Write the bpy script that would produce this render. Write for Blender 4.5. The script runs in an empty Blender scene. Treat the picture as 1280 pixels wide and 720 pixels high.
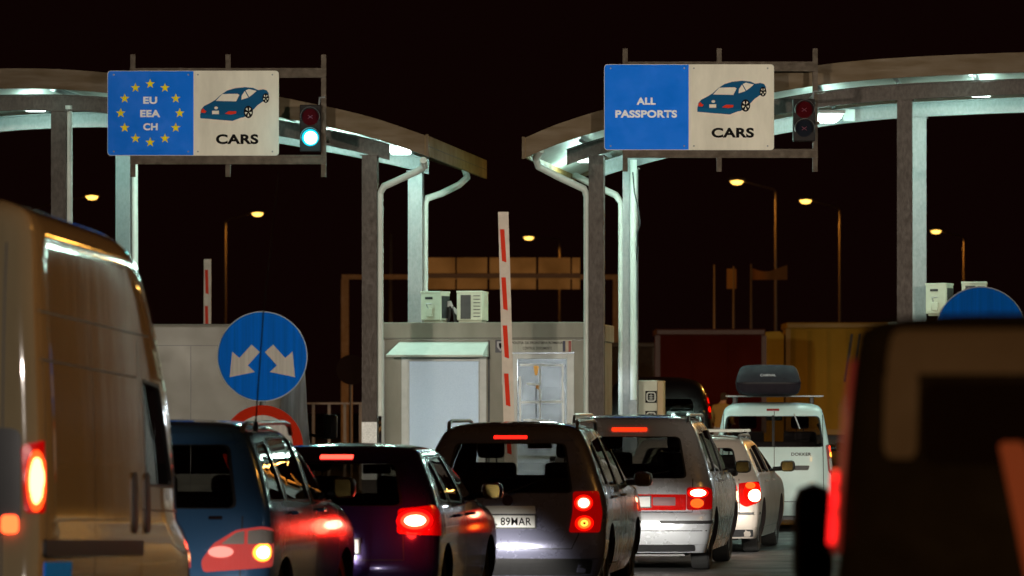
import bpy, bmesh, math, random
from mathutils import Vector, Matrix
random.seed(7)
R = math.radians
F = 6000.0      # focal length in photo pixels (photo is 1280 wide)
CH = 1.80       # camera height
YH = 505.0      # photo row of the horizon
scene = bpy.context.scene
C = scene.collection

# ------------------------------------------------------------------ camera
cd = bpy.data.cameras.new('camera'); cam = bpy.data.objects.new('camera', cd); C.objects.link(cam)
cam.location = (0, 0, CH); cam.rotation_euler = (R(90), 0, 0)
cd.sensor_width = 36; cd.lens = 36 * F / 1280
cd.shift_y = (YH - 360) / 1280
cd.clip_start = .5; cd.clip_end = 3000
cd.dof.use_dof = True; cd.dof.focus_distance = 56; cd.dof.aperture_fstop = cd.lens / 1000 / .043
scene.camera = cam
# ------------------------------------------------------------------ world (night sky) and exposure
w = bpy.data.worlds.new('World'); scene.world = w; w.use_nodes = True
bg = w.node_tree.nodes['Background']
bg.inputs[0].default_value = (.0042, .0010, .0008, 1); bg.inputs[1].default_value = .8
scene.view_settings.view_transform = 'Standard'; scene.view_settings.look = 'None'
scene.view_settings.exposure = 0; scene.view_settings.gamma = 1
scene.cycles.use_denoising = True
scene.cycles.max_bounces = 6; scene.cycles.transparent_max_bounces = 16
scene.cycles.sample_clamp_indirect = 4
scene.cycles.caustics_reflective = False; scene.cycles.caustics_refractive = False

def P(x, y, Y):
    return Vector(((x - 640) * Y / F, Y, CH + (YH - y) * Y / F))

def lamp(kind, loc, power, col, size=.1, aim=None, cone=None, blend=.4, parent=None, name='lamp_light'):
    d = bpy.data.lights.new(name, kind); d.energy = power; d.color = col
    if kind == 'SPOT':
        d.spot_size = R(cone); d.spot_blend = blend; d.shadow_soft_size = size
    elif kind == 'POINT': d.shadow_soft_size = size
    elif kind == 'AREA': d.size = size
    o = bpy.data.objects.new(name, d); C.objects.link(o); o.location = loc
    if aim is not None:
        o.rotation_euler = (Vector(aim) - Vector(loc)).to_track_quat('-Z', 'Y').to_euler()
    if parent: o.parent = parent
    return o

# ------------------------------------------------------------------ materials
MATS = {}
def s2l(c): return tuple(((v / 255) / 12.92 if v / 255 <= .04045 else ((v / 255 + .055) / 1.055) ** 2.4) for v in c)
def mat(name, col, rough=.5, metal=0, coat=0, emit=0, ecol=None, noise=0, nscale=6, bump=0, bscale=60, spec=.5, trans=0, stretch=None):
    if name in MATS: return MATS[name]
    m = bpy.data.materials.new(name); m.use_nodes = True; nt = m.node_tree; b = nt.nodes['Principled BSDF']
    b.inputs['Base Color'].default_value = (*col, 1); b.inputs['Roughness'].default_value = rough
    b.inputs['Metallic'].default_value = metal; b.inputs['Coat Weight'].default_value = coat
    b.inputs['Coat Roughness'].default_value = .05
    b.inputs['Specular IOR Level'].default_value = spec
    b.inputs['Transmission Weight'].default_value = trans
    if emit:
        b.inputs['Emission Color'].default_value = (*(ecol or col), 1); b.inputs['Emission Strength'].default_value = emit
    tc = nt.nodes.new('ShaderNodeTexCoord')
    mp = nt.nodes.new('ShaderNodeMapping'); nt.links.new(tc.outputs['Object'], mp.inputs[0])
    if stretch: mp.inputs['Scale'].default_value = stretch
    if noise:
        n = nt.nodes.new('ShaderNodeTexNoise'); n.inputs['Scale'].default_value = nscale; n.inputs['Detail'].default_value = 8
        n.inputs['Roughness'].default_value = .65
        nt.links.new(mp.outputs[0], n.inputs[0])
        r = nt.nodes.new('ShaderNodeMapRange'); r.inputs[1].default_value = .3; r.inputs[2].default_value = .7
        r.inputs[3].default_value = 1 - noise; r.inputs[4].default_value = 1 + noise * .4
        nt.links.new(n.outputs[0], r.inputs[0])
        v = nt.nodes.new('ShaderNodeVectorMath'); v.operation = 'SCALE'; v.inputs[0].default_value = col
        nt.links.new(r.outputs[0], v.inputs['Scale']); nt.links.new(v.outputs[0], b.inputs['Base Color'])
        r2 = nt.nodes.new('ShaderNodeMapRange'); r2.inputs[1].default_value = .3; r2.inputs[2].default_value = .7
        r2.inputs[3].default_value = min(1, rough * 1.35); r2.inputs[4].default_value = rough * .8
        nt.links.new(n.outputs[0], r2.inputs[0]); nt.links.new(r2.outputs[0], b.inputs['Roughness'])
    if bump:
        n2 = nt.nodes.new('ShaderNodeTexNoise'); n2.inputs['Scale'].default_value = bscale; n2.inputs['Detail'].default_value = 4
        nt.links.new(mp.outputs[0], n2.inputs[0])
        bp = nt.nodes.new('ShaderNodeBump'); bp.inputs['Strength'].default_value = bump; bp.inputs['Distance'].default_value = .02
        nt.links.new(n2.outputs[0], bp.inputs['Height']); nt.links.new(bp.outputs[0], b.inputs['Normal'])
    MATS[name] = m; return m

def glass(name, tint=.35, rough=.0, refl=1.0):
    if name in MATS: return MATS[name]
    m = bpy.data.materials.new(name); m.use_nodes = True; nt = m.node_tree; nt.nodes.clear()
    out = nt.nodes.new('ShaderNodeOutputMaterial'); t = nt.nodes.new('ShaderNodeBsdfTransparent')
    t.inputs[0].default_value = (tint, tint * 1.02, tint, 1)
    g = nt.nodes.new('ShaderNodeBsdfGlossy'); g.inputs['Roughness'].default_value = rough
    lw = nt.nodes.new('ShaderNodeLayerWeight'); lw.inputs[0].default_value = .5
    f = nt.nodes.new('ShaderNodeMath'); f.operation = 'POWER'; f.inputs[1].default_value = 4; nt.links.new(lw.outputs['Facing'], f.inputs[0])
    mu = nt.nodes.new('ShaderNodeMath'); mu.operation = 'MULTIPLY_ADD'; mu.inputs[1].default_value = .92 * refl; mu.inputs[2].default_value = .07; mu.use_clamp = True
    mx = nt.nodes.new('ShaderNodeMixShader')
    nt.links.new(f.outputs[0], mu.inputs[0]); nt.links.new(mu.outputs[0], mx.inputs[0])
    nt.links.new(t.outputs[0], mx.inputs[1]); nt.links.new(g.outputs[0], mx.inputs[2]); nt.links.new(mx.outputs[0], out.inputs[0])
    MATS[name] = m; return m

def emis(name, col, s):
    if name in MATS: return MATS[name]
    m = bpy.data.materials.new(name); m.use_nodes = True; nt = m.node_tree; nt.nodes.clear()
    out = nt.nodes.new('ShaderNodeOutputMaterial'); e = nt.nodes.new('ShaderNodeEmission')
    e.inputs[0].default_value = (*col, 1); e.inputs[1].default_value = s; nt.links.new(e.outputs[0], out.inputs[0])
    MATS[name] = m; return m

def paint(name, rgb, metal=.35, rough=.3, dirt=.07):
    return mat(name, s2l(rgb), rough=rough, metal=metal, coat=.8, noise=dirt, nscale=2.2, bump=.008, bscale=2)

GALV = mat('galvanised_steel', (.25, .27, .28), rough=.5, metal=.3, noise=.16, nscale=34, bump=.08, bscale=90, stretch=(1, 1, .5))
GALVD = mat('galvanised_steel_shaded', (.068, .050, .042), rough=.6, metal=.1, noise=.22, nscale=26, bump=.1, bscale=60, stretch=(1, 1, .5))  # same steel as GALV, darkened brown for faces out of the canopy lamps' light
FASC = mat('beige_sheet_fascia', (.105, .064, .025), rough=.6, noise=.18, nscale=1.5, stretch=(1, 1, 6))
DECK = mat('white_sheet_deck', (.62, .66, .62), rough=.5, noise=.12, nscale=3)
FRAMEM = mat('sign_frame_steel', (.062, .040, .022), rough=.55, metal=.2, noise=.3, nscale=12)
BOOTHM = mat('booth_panel', (.22, .205, .165), rough=.5, noise=.15, nscale=2.5, stretch=(1, 1, .4))
PVC = mat('window_pvc', (.52, .53, .53), rough=.4, noise=.1, nscale=7)
BLK = mat('black_plastic', (.012, .012, .013), rough=.45)
TRIM = mat('charcoal_trim', (.03, .03, .032), rough=.5, noise=.2)
TYRE = mat('tyre_rubber', (.02, .02, .02), rough=.85, bump=.3, bscale=60)
ALLOY = mat('wheel_alloy', (.35, .35, .35), rough=.3, metal=.8)
CHROME = mat('chrome', (.75, .75, .75), rough=.12, metal=1)
INTER = mat('dark_cabin', (.03, .022, .024), rough=.9)
WHITE = mat('white_face', (.76, .72, .62), spec=.15, rough=.55, noise=.14, nscale=5, bump=.01, stretch=(1, 1, .3))
BLUE = mat('blue_face', (.001, .19, .95), rough=.55, noise=.09, nscale=3, spec=.12)
CARBLUE = mat('picture_blue', (.002, .075, .19), spec=.08, rough=.6)
YEL = mat('star_yellow', (.85, .72, .01), spec=.1, rough=.6)
BLACKP = mat('print_black', (.006, .005, .005), spec=.08, rough=.7)
WHITEP = mat('print_white', (.85, .90, .95), spec=.1, rough=.6)
REDP = mat('print_red', (.60, .03, .008), spec=.1, rough=.6)
GL = glass('car_glass', .62)
GLD = glass('car_glass_dark', .05)
GLM = glass('car_glass_mid', .26)
ARED = emis('brake_red_glow', (1, .004, .001), 1.6)
HOT = emis('brake_hot_core', (1, .50, .28), 9)
HOTY = emis('lamp_hot_core', (1, .30, .03), 4)
REDLENS = mat('red_lamp_lens', (.40, .003, .002), rough=.18, coat=.6, emit=.22, ecol=(1, .001, .001), bump=.35, bscale=22, stretch=(3, 1, .4))
REDDARK = mat('red_lamp_lens_unlit', (.30, .006, .006), rough=.15, coat=1)
CLEARLENS = mat('clear_lamp_lens', (.55, .5, .47), rough=.15, coat=1)
PLATE = mat('plate_white', (.72, .74, .72), rough=.4)

# ------------------------------------------------------------------ object helpers
def link(name, me, m=None, parent=None, smooth=False, loc=None, rz=None):
    o = bpy.data.objects.new(name, me); C.objects.link(o)
    if m is not None:
        for mm in (m if isinstance(m, (list, tuple)) else [m]): me.materials.append(mm)
    if smooth:
        me.polygons.foreach_set('use_smooth', [True] * len(me.polygons))
        me.set_sharp_from_angle(angle=R(38))
    if parent is not None: o.parent = parent
    if loc is not None: o.location = loc
    if rz is not None: o.rotation_euler.z = rz
    return o
def tag(o, label=None, cat=None, group=None, kind=None):
    for k, v in (('label', label), ('category', cat), ('group', group), ('kind', kind)):
        if v: o[k] = v
    return o
def thing(name, label, cat, loc=(0, 0, 0), rz=0, group=None):
    o = bpy.data.objects.new(name, None); C.objects.link(o); o.location = loc; o.rotation_euler.z = rz
    return tag(o, label, cat, group)

class MB:
    def __init__(s): s.v = []; s.f = []; s.mi = []
    def add(s, vs, fs, mi=0):
        n = len(s.v); s.v += [tuple(v) for v in vs]; s.f += [tuple(i + n for i in f) for f in fs]; s.mi += [mi] * len(fs); return s
    def box(s, x0, x1, y0, y1, z0, z1, mi=0, b=0):
        if b:
            bm = bmesh.new(); bmesh.ops.create_cube(bm, size=1)
            for v in bm.verts: v.co = Vector(((x0 + x1) / 2 + v.co.x * (x1 - x0), (y0 + y1) / 2 + v.co.y * (y1 - y0), (z0 + z1) / 2 + v.co.z * (z1 - z0)))
            bmesh.ops.bevel(bm, geom=bm.edges[:], offset=b, segments=2, affect='EDGES', profile=.5)
            bm.verts.index_update(); s.add([v.co[:] for v in bm.verts], [[v.index for v in f.verts] for f in bm.faces], mi); bm.free(); return s
        return s.add([(x0, y0, z0), (x1, y0, z0), (x1, y1, z0), (x0, y1, z0), (x0, y0, z1), (x1, y0, z1), (x1, y1, z1), (x0, y1, z1)],
              [(3, 2, 1, 0), (4, 5, 6, 7), (0, 1, 5, 4), (1, 2, 6, 5), (2, 3, 7, 6), (3, 0, 4, 7)], mi)
    def tube(s, pts, r, n=10, mi=0, cap=True):
        pts = [Vector(p) for p in pts]; rr = r if isinstance(r, (list, tuple)) else [r] * len(pts)
        vs = []; up = None
        for i, p in enumerate(pts):
            d = (pts[min(i + 1, len(pts) - 1)] - pts[max(i - 1, 0)]).normalized()
            if up is None:
                up = Vector((0, 0, 1)) if abs(d.z) < .9 else Vector((1, 0, 0))
            a = d.cross(up).normalized(); b_ = a.cross(d).normalized(); up = b_
            for k in range(n):
                t = 2 * math.pi * k / n; vs.append(p + (a * math.cos(t) + b_ * math.sin(t)) * rr[i])
        fs = []
        for i in range(len(pts) - 1):
            for k in range(n):
                k2 = (k + 1) % n; fs.append((i * n + k, i * n + k2, (i + 1) * n + k2, (i + 1) * n + k))
        if cap: fs.append(tuple(range(n))[::-1]); fs.append(tuple((len(pts) - 1) * n + k for k in range(n)))
        return s.add(vs, fs, mi)
    def prism(s, poly, y0, y1, mi=0, axis='y', mcap=None):
        """poly of (a,b): extruded along axis. y: (x,z); x: (y,z); z: (x,y)"""
        n = len(poly)
        def q(a, b, t): return (a, t, b) if axis == 'y' else ((t, a, b) if axis == 'x' else (a, b, t))
        vs = [q(a, b, y0) for a, b in poly] + [q(a, b, y1) for a, b in poly]
        s.add(vs, [tuple(range(n)), tuple(range(2 * n - 1, n - 1, -1))] + [(i, i + n, (i + 1) % n + n, (i + 1) % n) for i in range(n)], mi); return s
    def lathe(s, prof, n=32, mi=0, c=(0, 0, 0), axis='x'):
        vs = []; m_ = len(prof)
        for k in range(n):
            t = 2 * math.pi * k / n
            for (a, r) in prof:
                if axis == 'x': vs.append((c[0] + a, c[1] + r * math.cos(t), c[2] + r * math.sin(t)))
                elif axis == 'y': vs.append((c[0] + r * math.cos(t), c[1] + a, c[2] + r * math.sin(t)))
                else: vs.append((c[0] + r * math.cos(t), c[1] + r * math.sin(t), c[2] + a))
        fs = [(k * m_ + i, k * m_ + i + 1, ((k + 1) % n) * m_ + i + 1, ((k + 1) % n) * m_ + i) for k in range(n) for i in range(m_ - 1)]
        return s.add(vs, fs, mi)
    def mesh(s, name='mesh'):
        me = bpy.data.meshes.new(name); me.from_pydata(s.v, [], s.f)
        bm = bmesh.new(); bm.from_mesh(me); bmesh.ops.recalc_face_normals(bm, faces=bm.faces[:]); bm.to_mesh(me); bm.free()
        me.polygons.foreach_set('material_index', s.mi); return me
    def build(s, name, m, parent=None, smooth=False, loc=None, rz=None):
        return link(name, s.mesh(name), m, parent, smooth, loc, rz)

def circle(cx, cz, r, n=40, rz=None): return [(cx + r * math.cos(2 * math.pi * i / n), cz + (rz or r) * math.sin(2 * math.pi * i / n)) for i in range(n)]
def rrect(x0, x1, z0, z1, r, n=6):
    out = []
    for (cx, cz, a0) in ((x1 - r, z1 - r, 0), (x0 + r, z1 - r, 90), (x0 + r, z0 + r, 180), (x1 - r, z0 + r, 270)):
        for i in range(n + 1):
            a = R(a0 + 90 * i / n); out.append((cx + r * math.cos(a), cz + r * math.sin(a)))
    return out
def roundpoly(poly, r=.04, seg=5, step=.05):
    out = []; n = len(poly)
    for i in range(n):
        p0, p1, p2 = Vector(poly[i - 1]), Vector(poly[i]), Vector(poly[(i + 1) % n])
        d0 = (p0 - p1); d1 = (p2 - p1); k = min(r, d0.length * .45, d1.length * .45)
        a = p1 + d0.normalized() * k; b = p1 + d1.normalized() * k
        for j in range(seg + 1):
            t = j / seg; out.append((a * (1 - t) ** 2 + p1 * 2 * t * (1 - t) + b * t * t))
    res = []
    for i in range(len(out)):
        a, b = out[i], out[(i + 1) % len(out)]; m_ = max(1, int((b - a).length / step))
        for j in range(m_): res.append(tuple(a.lerp(b, j / m_)))
    return res

def text(body, cx, cz, width, height, y, m, parent, name='lettering', bold=.02):
    cu = bpy.data.curves.new('txt', 'FONT'); cu.body = body; cu.size = 1; cu.offset = bold; cu.space_character = 1.06
    cu.align_x = 'CENTER'
    o = bpy.data.objects.new('txt', cu); C.objects.link(o)
    dg = bpy.context.evaluated_depsgraph_get(); me = bpy.data.meshes.new_from_object(o.evaluated_get(dg))
    bpy.data.objects.remove(o); bpy.data.curves.remove(cu)
    xs = [v.co.x for v in me.vertices]; ys = [v.co.y for v in me.vertices]
    sx = width / (max(xs) - min(xs)); sz = height / (max(ys) - min(ys)); mx = (max(xs) + min(xs)) / 2; my = (max(ys) + min(ys)) / 2
    for v in me.vertices: v.co = Vector((cx + (v.co.x - mx) * sx, y, cz + (v.co.y - my) * sz))
    me.materials.clear()
    return link(name, me, m, parent)

# ------------------------------------------------------------------ car kit
class Car:
    """hull from horizontal slices; keys: (z, y_rear, y_front, half width). local: rear centre on ground, y forward"""
    def __init__(s, keys, Rr=.22, nr=3.2, Rf=.55, nf=2.4):
        s.Rr, s.nr, s.Rf, s.nf = Rr, nr, Rf, nf
        k = [keys[0]] + list(keys) + [keys[-1]]; s.sl = []
        for i in range(1, len(k) - 2):
            p0, p1, p2, p3 = k[i - 1:i + 3]
            for j in range(4):
                t = j / 4
                s.sl.append(tuple(.5 * (2 * b + (c - a) * t + (2 * a - 5 * b + 4 * c - d) * t * t + (3 * b - a - 3 * c + d) * t ** 3) for a, b, c, d in zip(p0, p1, p2, p3)))
        s.sl.append(tuple(keys[-1]))
        z = -9; out = []
        for q in s.sl:
            if q[0] > z + 1e-4: out.append(q); z = q[0]
        s.sl = out
    def at(s, z):
        sl = s.sl
        if z <= sl[0][0]: return sl[0]
        for a, b in zip(sl, sl[1:]):
            if z <= b[0]:
                t = (z - a[0]) / (b[0] - a[0]); return tuple(u + (v - u) * t for u, v in zip(a, b))
        return sl[-1]
    def half(s, q, N=9, M=9, inset=0, ycap=None):
        z, yr, yf, W = q; W = max(W - inset, .02); yr += inset; yf -= inset
        if ycap is not None: yf = min(yf, ycap)
        L = yf - yr; Rr = min(s.Rr, L * .45); Rf = min(s.Rf, L * .5); o = []
        for i in range(N + 1):
            t = math.pi / 2 * i / N; o.append((W * math.sin(t) ** (2 / s.nr) if i else 0, yr + Rr * (1 - math.cos(t) ** (2 / s.nr) if i < N else 1)))
        for i in range(1, M): o.append((W, yr + Rr + (L - Rr - Rf) * i / M))
        for i in range(N + 1):
            t = math.pi / 2 * (1 - i / N); o.append((W * math.sin(t) ** (2 / s.nf) if i < N else 0, yf - Rf * (1 - (math.cos(t) ** (2 / s.nf) if i else 0))))
        return o
    def loft(s, inset=0, z0=None, z1=None, ycap=None):
        mb = MB(); sl = [q for q in s.sl if (z0 is None or q[0] >= z0) and (z1 is None or q[0] <= z1)]
        if z0 is not None: sl = [s.at(z0)] + sl
        if z1 is not None: sl = sl + [s.at(z1)]
        vs = []; n = None
        for q in sl:
            h = s.half(q, inset=inset, ycap=ycap); loop = h + [(-x, y) for x, y in h[-2:0:-1]]; n = len(loop)
            vs += [(x, y, q[0]) for x, y in loop]
        fs = [tuple(range(n))[::-1], tuple((len(sl) - 1) * n + k for k in range(n))]
        for i in range(len(sl) - 1):
            for k in range(n):
                k2 = (k + 1) % n; fs.append((i * n + k, i * n + k2, (i + 1) * n + k2, (i + 1) * n + k))
        return mb.add(vs, fs)
    def pt(s, mode, a, z, off=0, side=1):
        q = s.at(z); _, yr, yf, W = q
        if mode == 'rx':
            u = min(abs(a) / W, .9999); return Vector((a, yr + s.Rr * (1 - (1 - u ** s.nr) ** (1 / s.nr)) - off, z))
        if mode == 'front':
            u = min(abs(a) / W, .9999); return Vector((a, yf - s.Rf * (1 - (1 - u ** s.nf) ** (1 / s.nf)) + off, z))
        if mode == 'side':
            x = W
            if a < yr + s.Rr: x = W * max(0, (1 - min(1, max(0, 1 - (a - yr) / s.Rr)) ** s.nr)) ** (1 / s.nr)
            if a > yf - s.Rf: x = W * max(0, (1 - min(1, max(0, 1 - (yf - a) / s.Rf)) ** s.nf)) ** (1 / s.nf)
            return Vector((side * (x + off), a, z))
        h = s.half(q, N=24); d = abs(a); sg = 1 if a >= 0 else -1     # arc
        for (x0, y0), (x1, y1) in zip(h, h[1:]):
            l = math.hypot(x1 - x0, y1 - y0)
            if d <= l or (x1, y1) == h[-1]:
                t = d / l; nx, ny = (y1 - y0) / l, -(x1 - x0) / l
                return Vector((sg * (x0 + (x1 - x0) * t + nx * off), y0 + (y1 - y0) * t + ny * off, z))
            d -= l
    def patch(s, mode, poly, off=.006, th=.02, r=.04, side=1, mb=None, mi=0, hole=None):
        """conforming plate with thickness; hole<1 makes a ring"""
        b = roundpoly(poly, r); cx = sum(p[0] for p in b) / len(b); cz = sum(p[1] for p in b) / len(b); n = len(b)
        mb = mb or MB(); vs = []; fs = []
        sc = [1, 1] + ([.8, .6, .4, .2] if hole is None else [hole, hole])
        of = [off - th, off] + ([off] * 4 if hole is None else [off, off - th])
        for k_, o_ in zip(sc, of):
            for (a, z) in b: vs.append(s.pt(mode, cx + (a - cx) * k_, cz + (z - cz) * k_, o_, side))
        for i in range(len(sc) - 1):
            for k in range(n):
                k2 = (k + 1) % n; fs.append((i * n + k, i * n + k2, (i + 1) * n + k2, (i + 1) * n + k))
        if hole is None:
            vs.append(s.pt(mode, cx, cz, off, side)); c = len(vs) - 1; m_ = (len(sc) - 1) * n
            fs += [(m_ + k, m_ + (k + 1) % n, c) for k in range(n)]
        return mb.add(vs, fs, mi)
    def ribbon(s, mb, mode, pts, wd=.009, off=.002, mi=1, side=1, step=.06):
        P_ = []
        for a, b in zip(pts, pts[1:]):
            a, b = Vector(a), Vector(b); m_ = max(1, int((b - a).length / step))
            for j in range(m_): P_.append(a.lerp(b, j / m_))
        P_.append(Vector(pts[-1])); vs = []
        for i, p in enumerate(P_):
            d = (P_[min(i + 1, len(P_) - 1)] - P_[max(0, i - 1)]).normalized(); n = Vector((-d.y, d.x)) * wd / 2
            for q in (p + n, p - n): vs.append(s.pt(mode, q.x, q.y, off, side))
        mb.add(vs, [(2 * i, 2 * i + 1, 2 * i + 3, 2 * i + 2) for i in range(len(P_) - 1)], mi)

def boolean(me, cutters):
    o = bpy.data.objects.new('tmp', me); C.objects.link(o); tmp = [o]
    for c in cutters:
        co = bpy.data.objects.new('tmpc', c.mesh()); C.objects.link(co); tmp.append(co)
        m_ = o.modifiers.new('b', 'BOOLEAN'); m_.operation = 'DIFFERENCE'; m_.object = co; m_.solver = 'EXACT'
    bpy.context.view_layer.update()
    dg = bpy.context.evaluated_depsgraph_get(); out = bpy.data.meshes.new_from_object(o.evaluated_get(dg))
    for t in tmp: bpy.data.objects.remove(t)
    return out

def make_wheel(car, root, sx, y, r, W, spokes=5):
    w_ = .2; x1 = sx * (W - .03); x0 = x1 - sx * w_; c = (0, y, r)
    prof = [(x0, r * .62), (x0, r * .93), (x0 + sx * .02, r * .99), ((x0 + x1) / 2, r), (x1 - sx * .02, r * .99), (x1, r * .93), (x1 - sx * .01, r * .66), (x0, r * .62)]
    t = MB().lathe(prof, 36, c=c).build('tyre', TYRE, None, True)
    rim = MB(); rim.lathe([(x1 - sx * .02, r * .67), (x1 - sx * .035, r * .6), (x1 - sx * .12, r * .58)], 32, c=c)
    rim.lathe([(x1 - sx * .03, .001), (x1 - sx * .03, r * .16), (x1 - sx * .08, r * .18)], 16, c=c)
    for k in range(spokes):
        a = 2 * math.pi * k / spokes + .3; ca, sa = math.cos(a), math.sin(a)
        pl = []
        for (rr, ww) in ((r * .1, .03), (r * .62, .022)):
            for g in (-1, 1): pl.append((x1 - sx * .03, y + rr * ca - g * ww * sa, r + rr * sa + g * ww * ca))
        rim.add([pl[0], pl[1], pl[3], pl[2]] + [(p[0] - sx * .03, p[1], p[2]) for p in (pl[0], pl[1], pl[3], pl[2])], [(0, 1, 2, 3), (4, 5, 6, 7), (0, 1, 5, 4), (1, 2, 6, 5), (2, 3, 7, 6), (3, 0, 4, 7)])
    wh = rim.build('wheel', ALLOY, root, True)
    t.parent = wh; t.name = 'tyre'
    brake = MB().lathe([(x1 - sx * .1, .001), (x1 - sx * .1, r * .57)], 24, c=c).build('brake_disc', TRIM, wh)
    return wh

def make_car(label, cat, group, keys, loc, yaw, body, rear_win, side_wins, screen, belt, cowl, wheels=(.85, 3.5, .31),
             name='parked_car', Rr=.22, nr=3.2, Rf=.55, nf=2.4, tint='car_glass', seams=(), rseams=(), cavity=True, pitch=0, seats=True, trimband=None, rwin_mb=None):
    c = Car(keys, Rr, nr, Rf, nf); root = thing(name, label, cat, loc, -yaw, group); parts = []
    top = keys[-1][0]; yw = (wheels[0], wheels[1]); wr = wheels[2]
    cuts = []
    if cavity:
        cav = c.loft(inset=.07, z0=belt - .28, z1=top - .05, ycap=cowl); cuts.append(cav)
        cuts.append(MB().prism(roundpoly(rear_win, .06), -.6, .62))
        if screen: cuts.append(MB().prism(roundpoly(screen, .06), cowl - 1.3, cowl + 2.5))
        sw = MB()
        for p in side_wins: sw.prism(roundpoly(p, .05), -1.6, 1.6, axis='x')
        if side_wins: cuts.append(sw)
    arch = MB()
    for y in yw:
        for sx in (-1, 1):
            arch.prism([(y + (wr + .05) * math.cos(a), wr + .0 + (wr + .05) * math.sin(a)) for a in [2 * math.pi * i / 40 for i in range(40)]], sx * .58, sx * 1.5, axis='x')
    cuts.append(arch)
    me = boolean(c.loft().mesh(), cuts)
    # second slot: cabin lining, third: seams
    me.materials.clear()
    for p in me.polygons:
        x, y, z = p.center; q = c.at(z); p.material_index = 0
        a = c.pt('rx', x, z).y; b = c.pt('front', x, z).y
        if abs(x) < q[3] - .025 and y > a + .03 and y < b - .03 and z < top - .03 : p.material_index = 1
    bm = bmesh.new(); bm.from_mesh(me)
    mb = MB()
    for pts in seams:
        for sd in (1, -1): c.ribbon(mb, 'side', pts, side=sd, mi=2)
    for pts in rseams:
        c.ribbon(mb, 'rx', pts, mi=2)
    vs = [bm.verts.new(v) for v in mb.v]
    for f, mi in zip(mb.f, mb.mi):
        ff = bm.faces.new([vs[i] for i in f]); ff.material_index = 2
    bm.to_mesh(me); bm.free()
    bo = link('body', me, [body, INTER, BLK], root, True); parts.append(bo)
    g = MATS[tint]
    if cavity:
        def grow(p, k): cx = sum(a for a, _ in p) / len(p); cz = sum(b for _, b in p) / len(p); return [(cx + (a - cx) * (1 + k), cz + (b - cz) * (1 + k)) for a, b in p]
        parts.append(c.patch('rx', grow(rear_win, -.005), off=-.012, th=.005).build('rear_window', g, root, True))
        parts.append(c.patch('rx', rear_win, off=.003, th=.03, hole=.965, r=.06).build('window_seal', BLK, root, True))
        if screen: parts.append(c.patch('front', grow(screen, .0), off=-.012, th=.005).build('windscreen', glass('windscreen_glass', .7), root, True))
        for p in side_wins:
            for sd in (1, -1):
                parts.append(c.patch('side', p, off=-.010, th=.005, side=sd).build('side_window', g, root, True))
                parts.append(c.patch('side', p, off=.003, th=.02, side=sd, hole=.94, r=.05).build('window_trim', CHROME if sd == 9 else BLK, root, True))
        if seats:
            for (x, y) in ((-.38, cowl - 1.35), (.38, cowl - 1.35)):
                mb = MB(); mb.box(x - .24, x + .24, y - .08, y + .06, belt - .25, belt + .22, b=.04); mb.box(x - .13, x + .13, y - .06, y + .04, belt + .26, belt + .44, b=.04)
                mb.tube([(x - .05, y, belt + .2), (x - .05, y, belt + .3)], .008); mb.tube([(x + .05, y, belt + .2), (x + .05, y, belt + .3)], .008)
                parts.append(mb.build('front_seat', INTER, root, True))
            mb = MB(); y = cowl - 2.15; mb.box(-.6, .6, y - .08, y + .06, belt - .25, belt + .08, b=.04)
            for x in (-.42, .42): mb.box(x - .12, x + .12, y - .05, y + .04, belt + .1, belt + .22, b=.03)
            parts.append(mb.build('rear_bench', INTER, root, True))
            mb = MB(); mb.box(-.12, .12, cowl - .55, cowl - .52, top - .27, top - .19, b=.01); mb.tube([(0, cowl - .53, top - .2), (0, cowl - .5, top - .1)], .012)
            parts.append(mb.build('interior_mirror', BLK, root))
    under = MB().box(-.6, .6, .3, yw[1] + .4, .16, .3); parts.append(under.build('underbody', BLK, root))
    for p in parts:
        if pitch:
            pass
    for y in yw:
        for sx in (-1, 1): make_wheel(c, root, sx, y, wr, keys[1][3])
    return root, c

def lamp_disc(c, mode, cx, cz, rx, rz, m, root, off=.018, name='bulb'):
    return c.patch(mode, circle(cx, cz, rx, 16, rz), off=off, th=.004, r=.001).build(name, m, root, True)
def door_mirror(root, x, y, z, m, sx, w=.18, h=.14):
    mb = MB(); mb.box(x, x + sx * w, y - .06, y + .10, z, z + h, b=.045); mb.tube([(x - sx * .1, y + .04, z + .03), (x + sx * .03, y + .03, z + .04)], .03)
    a = mb.build('door_mirror', m, root, True)
    mm = MB(); mm.prism(roundpoly([(x + sx * .02, z + .015), (x + sx * (w - .02), z + .015), (x + sx * (w - .02), z + h - .015), (x + sx * .02, z + h - .015)], .035, step=1), y - .066, y - .058).build('mirror_glass', mat('mirror_glass', (.35, .25, .08), rough=.15, metal=.9), a)
    return a
def wiper(c, root, x0, z0, x1, z1):
    mb = MB(); mb.tube([c.pt('rx', x0, z0, .03), c.pt('rx', (x0 + x1) / 2, (z0 + z1) / 2, .025), c.pt('rx', x1, z1, .015)], [.014, .008, .006], 6); mb.build('rear_wiper', BLK, root)
def plate(c, root, cx, z, txt, w=.52, h=.11, band=True):
    y = min(c.pt('rx', cx - w / 2, z).y, c.pt('rx', cx, z).y, c.pt('rx', cx, z - h / 2).y) - .018
    p = MB().box(cx - w / 2, cx + w / 2, y, y + .02, z - h / 2, z + h / 2, b=.004).build('number_plate', PLATE, root)
    MB().box(cx - w / 2 - .012, cx + w / 2 + .012, y + .004, y + .03, z - h / 2 - .012, z + h / 2 + .012).build('plate_holder', BLK, root)
    if band: MB().box(cx - w / 2 + .004, cx - w / 2 + .042, y - .002, y, z - h / 2 + .006, z + h / 2 - .006).build('plate_band', BLUE, p)
    if txt: text(txt, cx + .02, z, w * .8, h * .66, y - .003, BLACKP, p, bold=.012)
    return p
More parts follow.
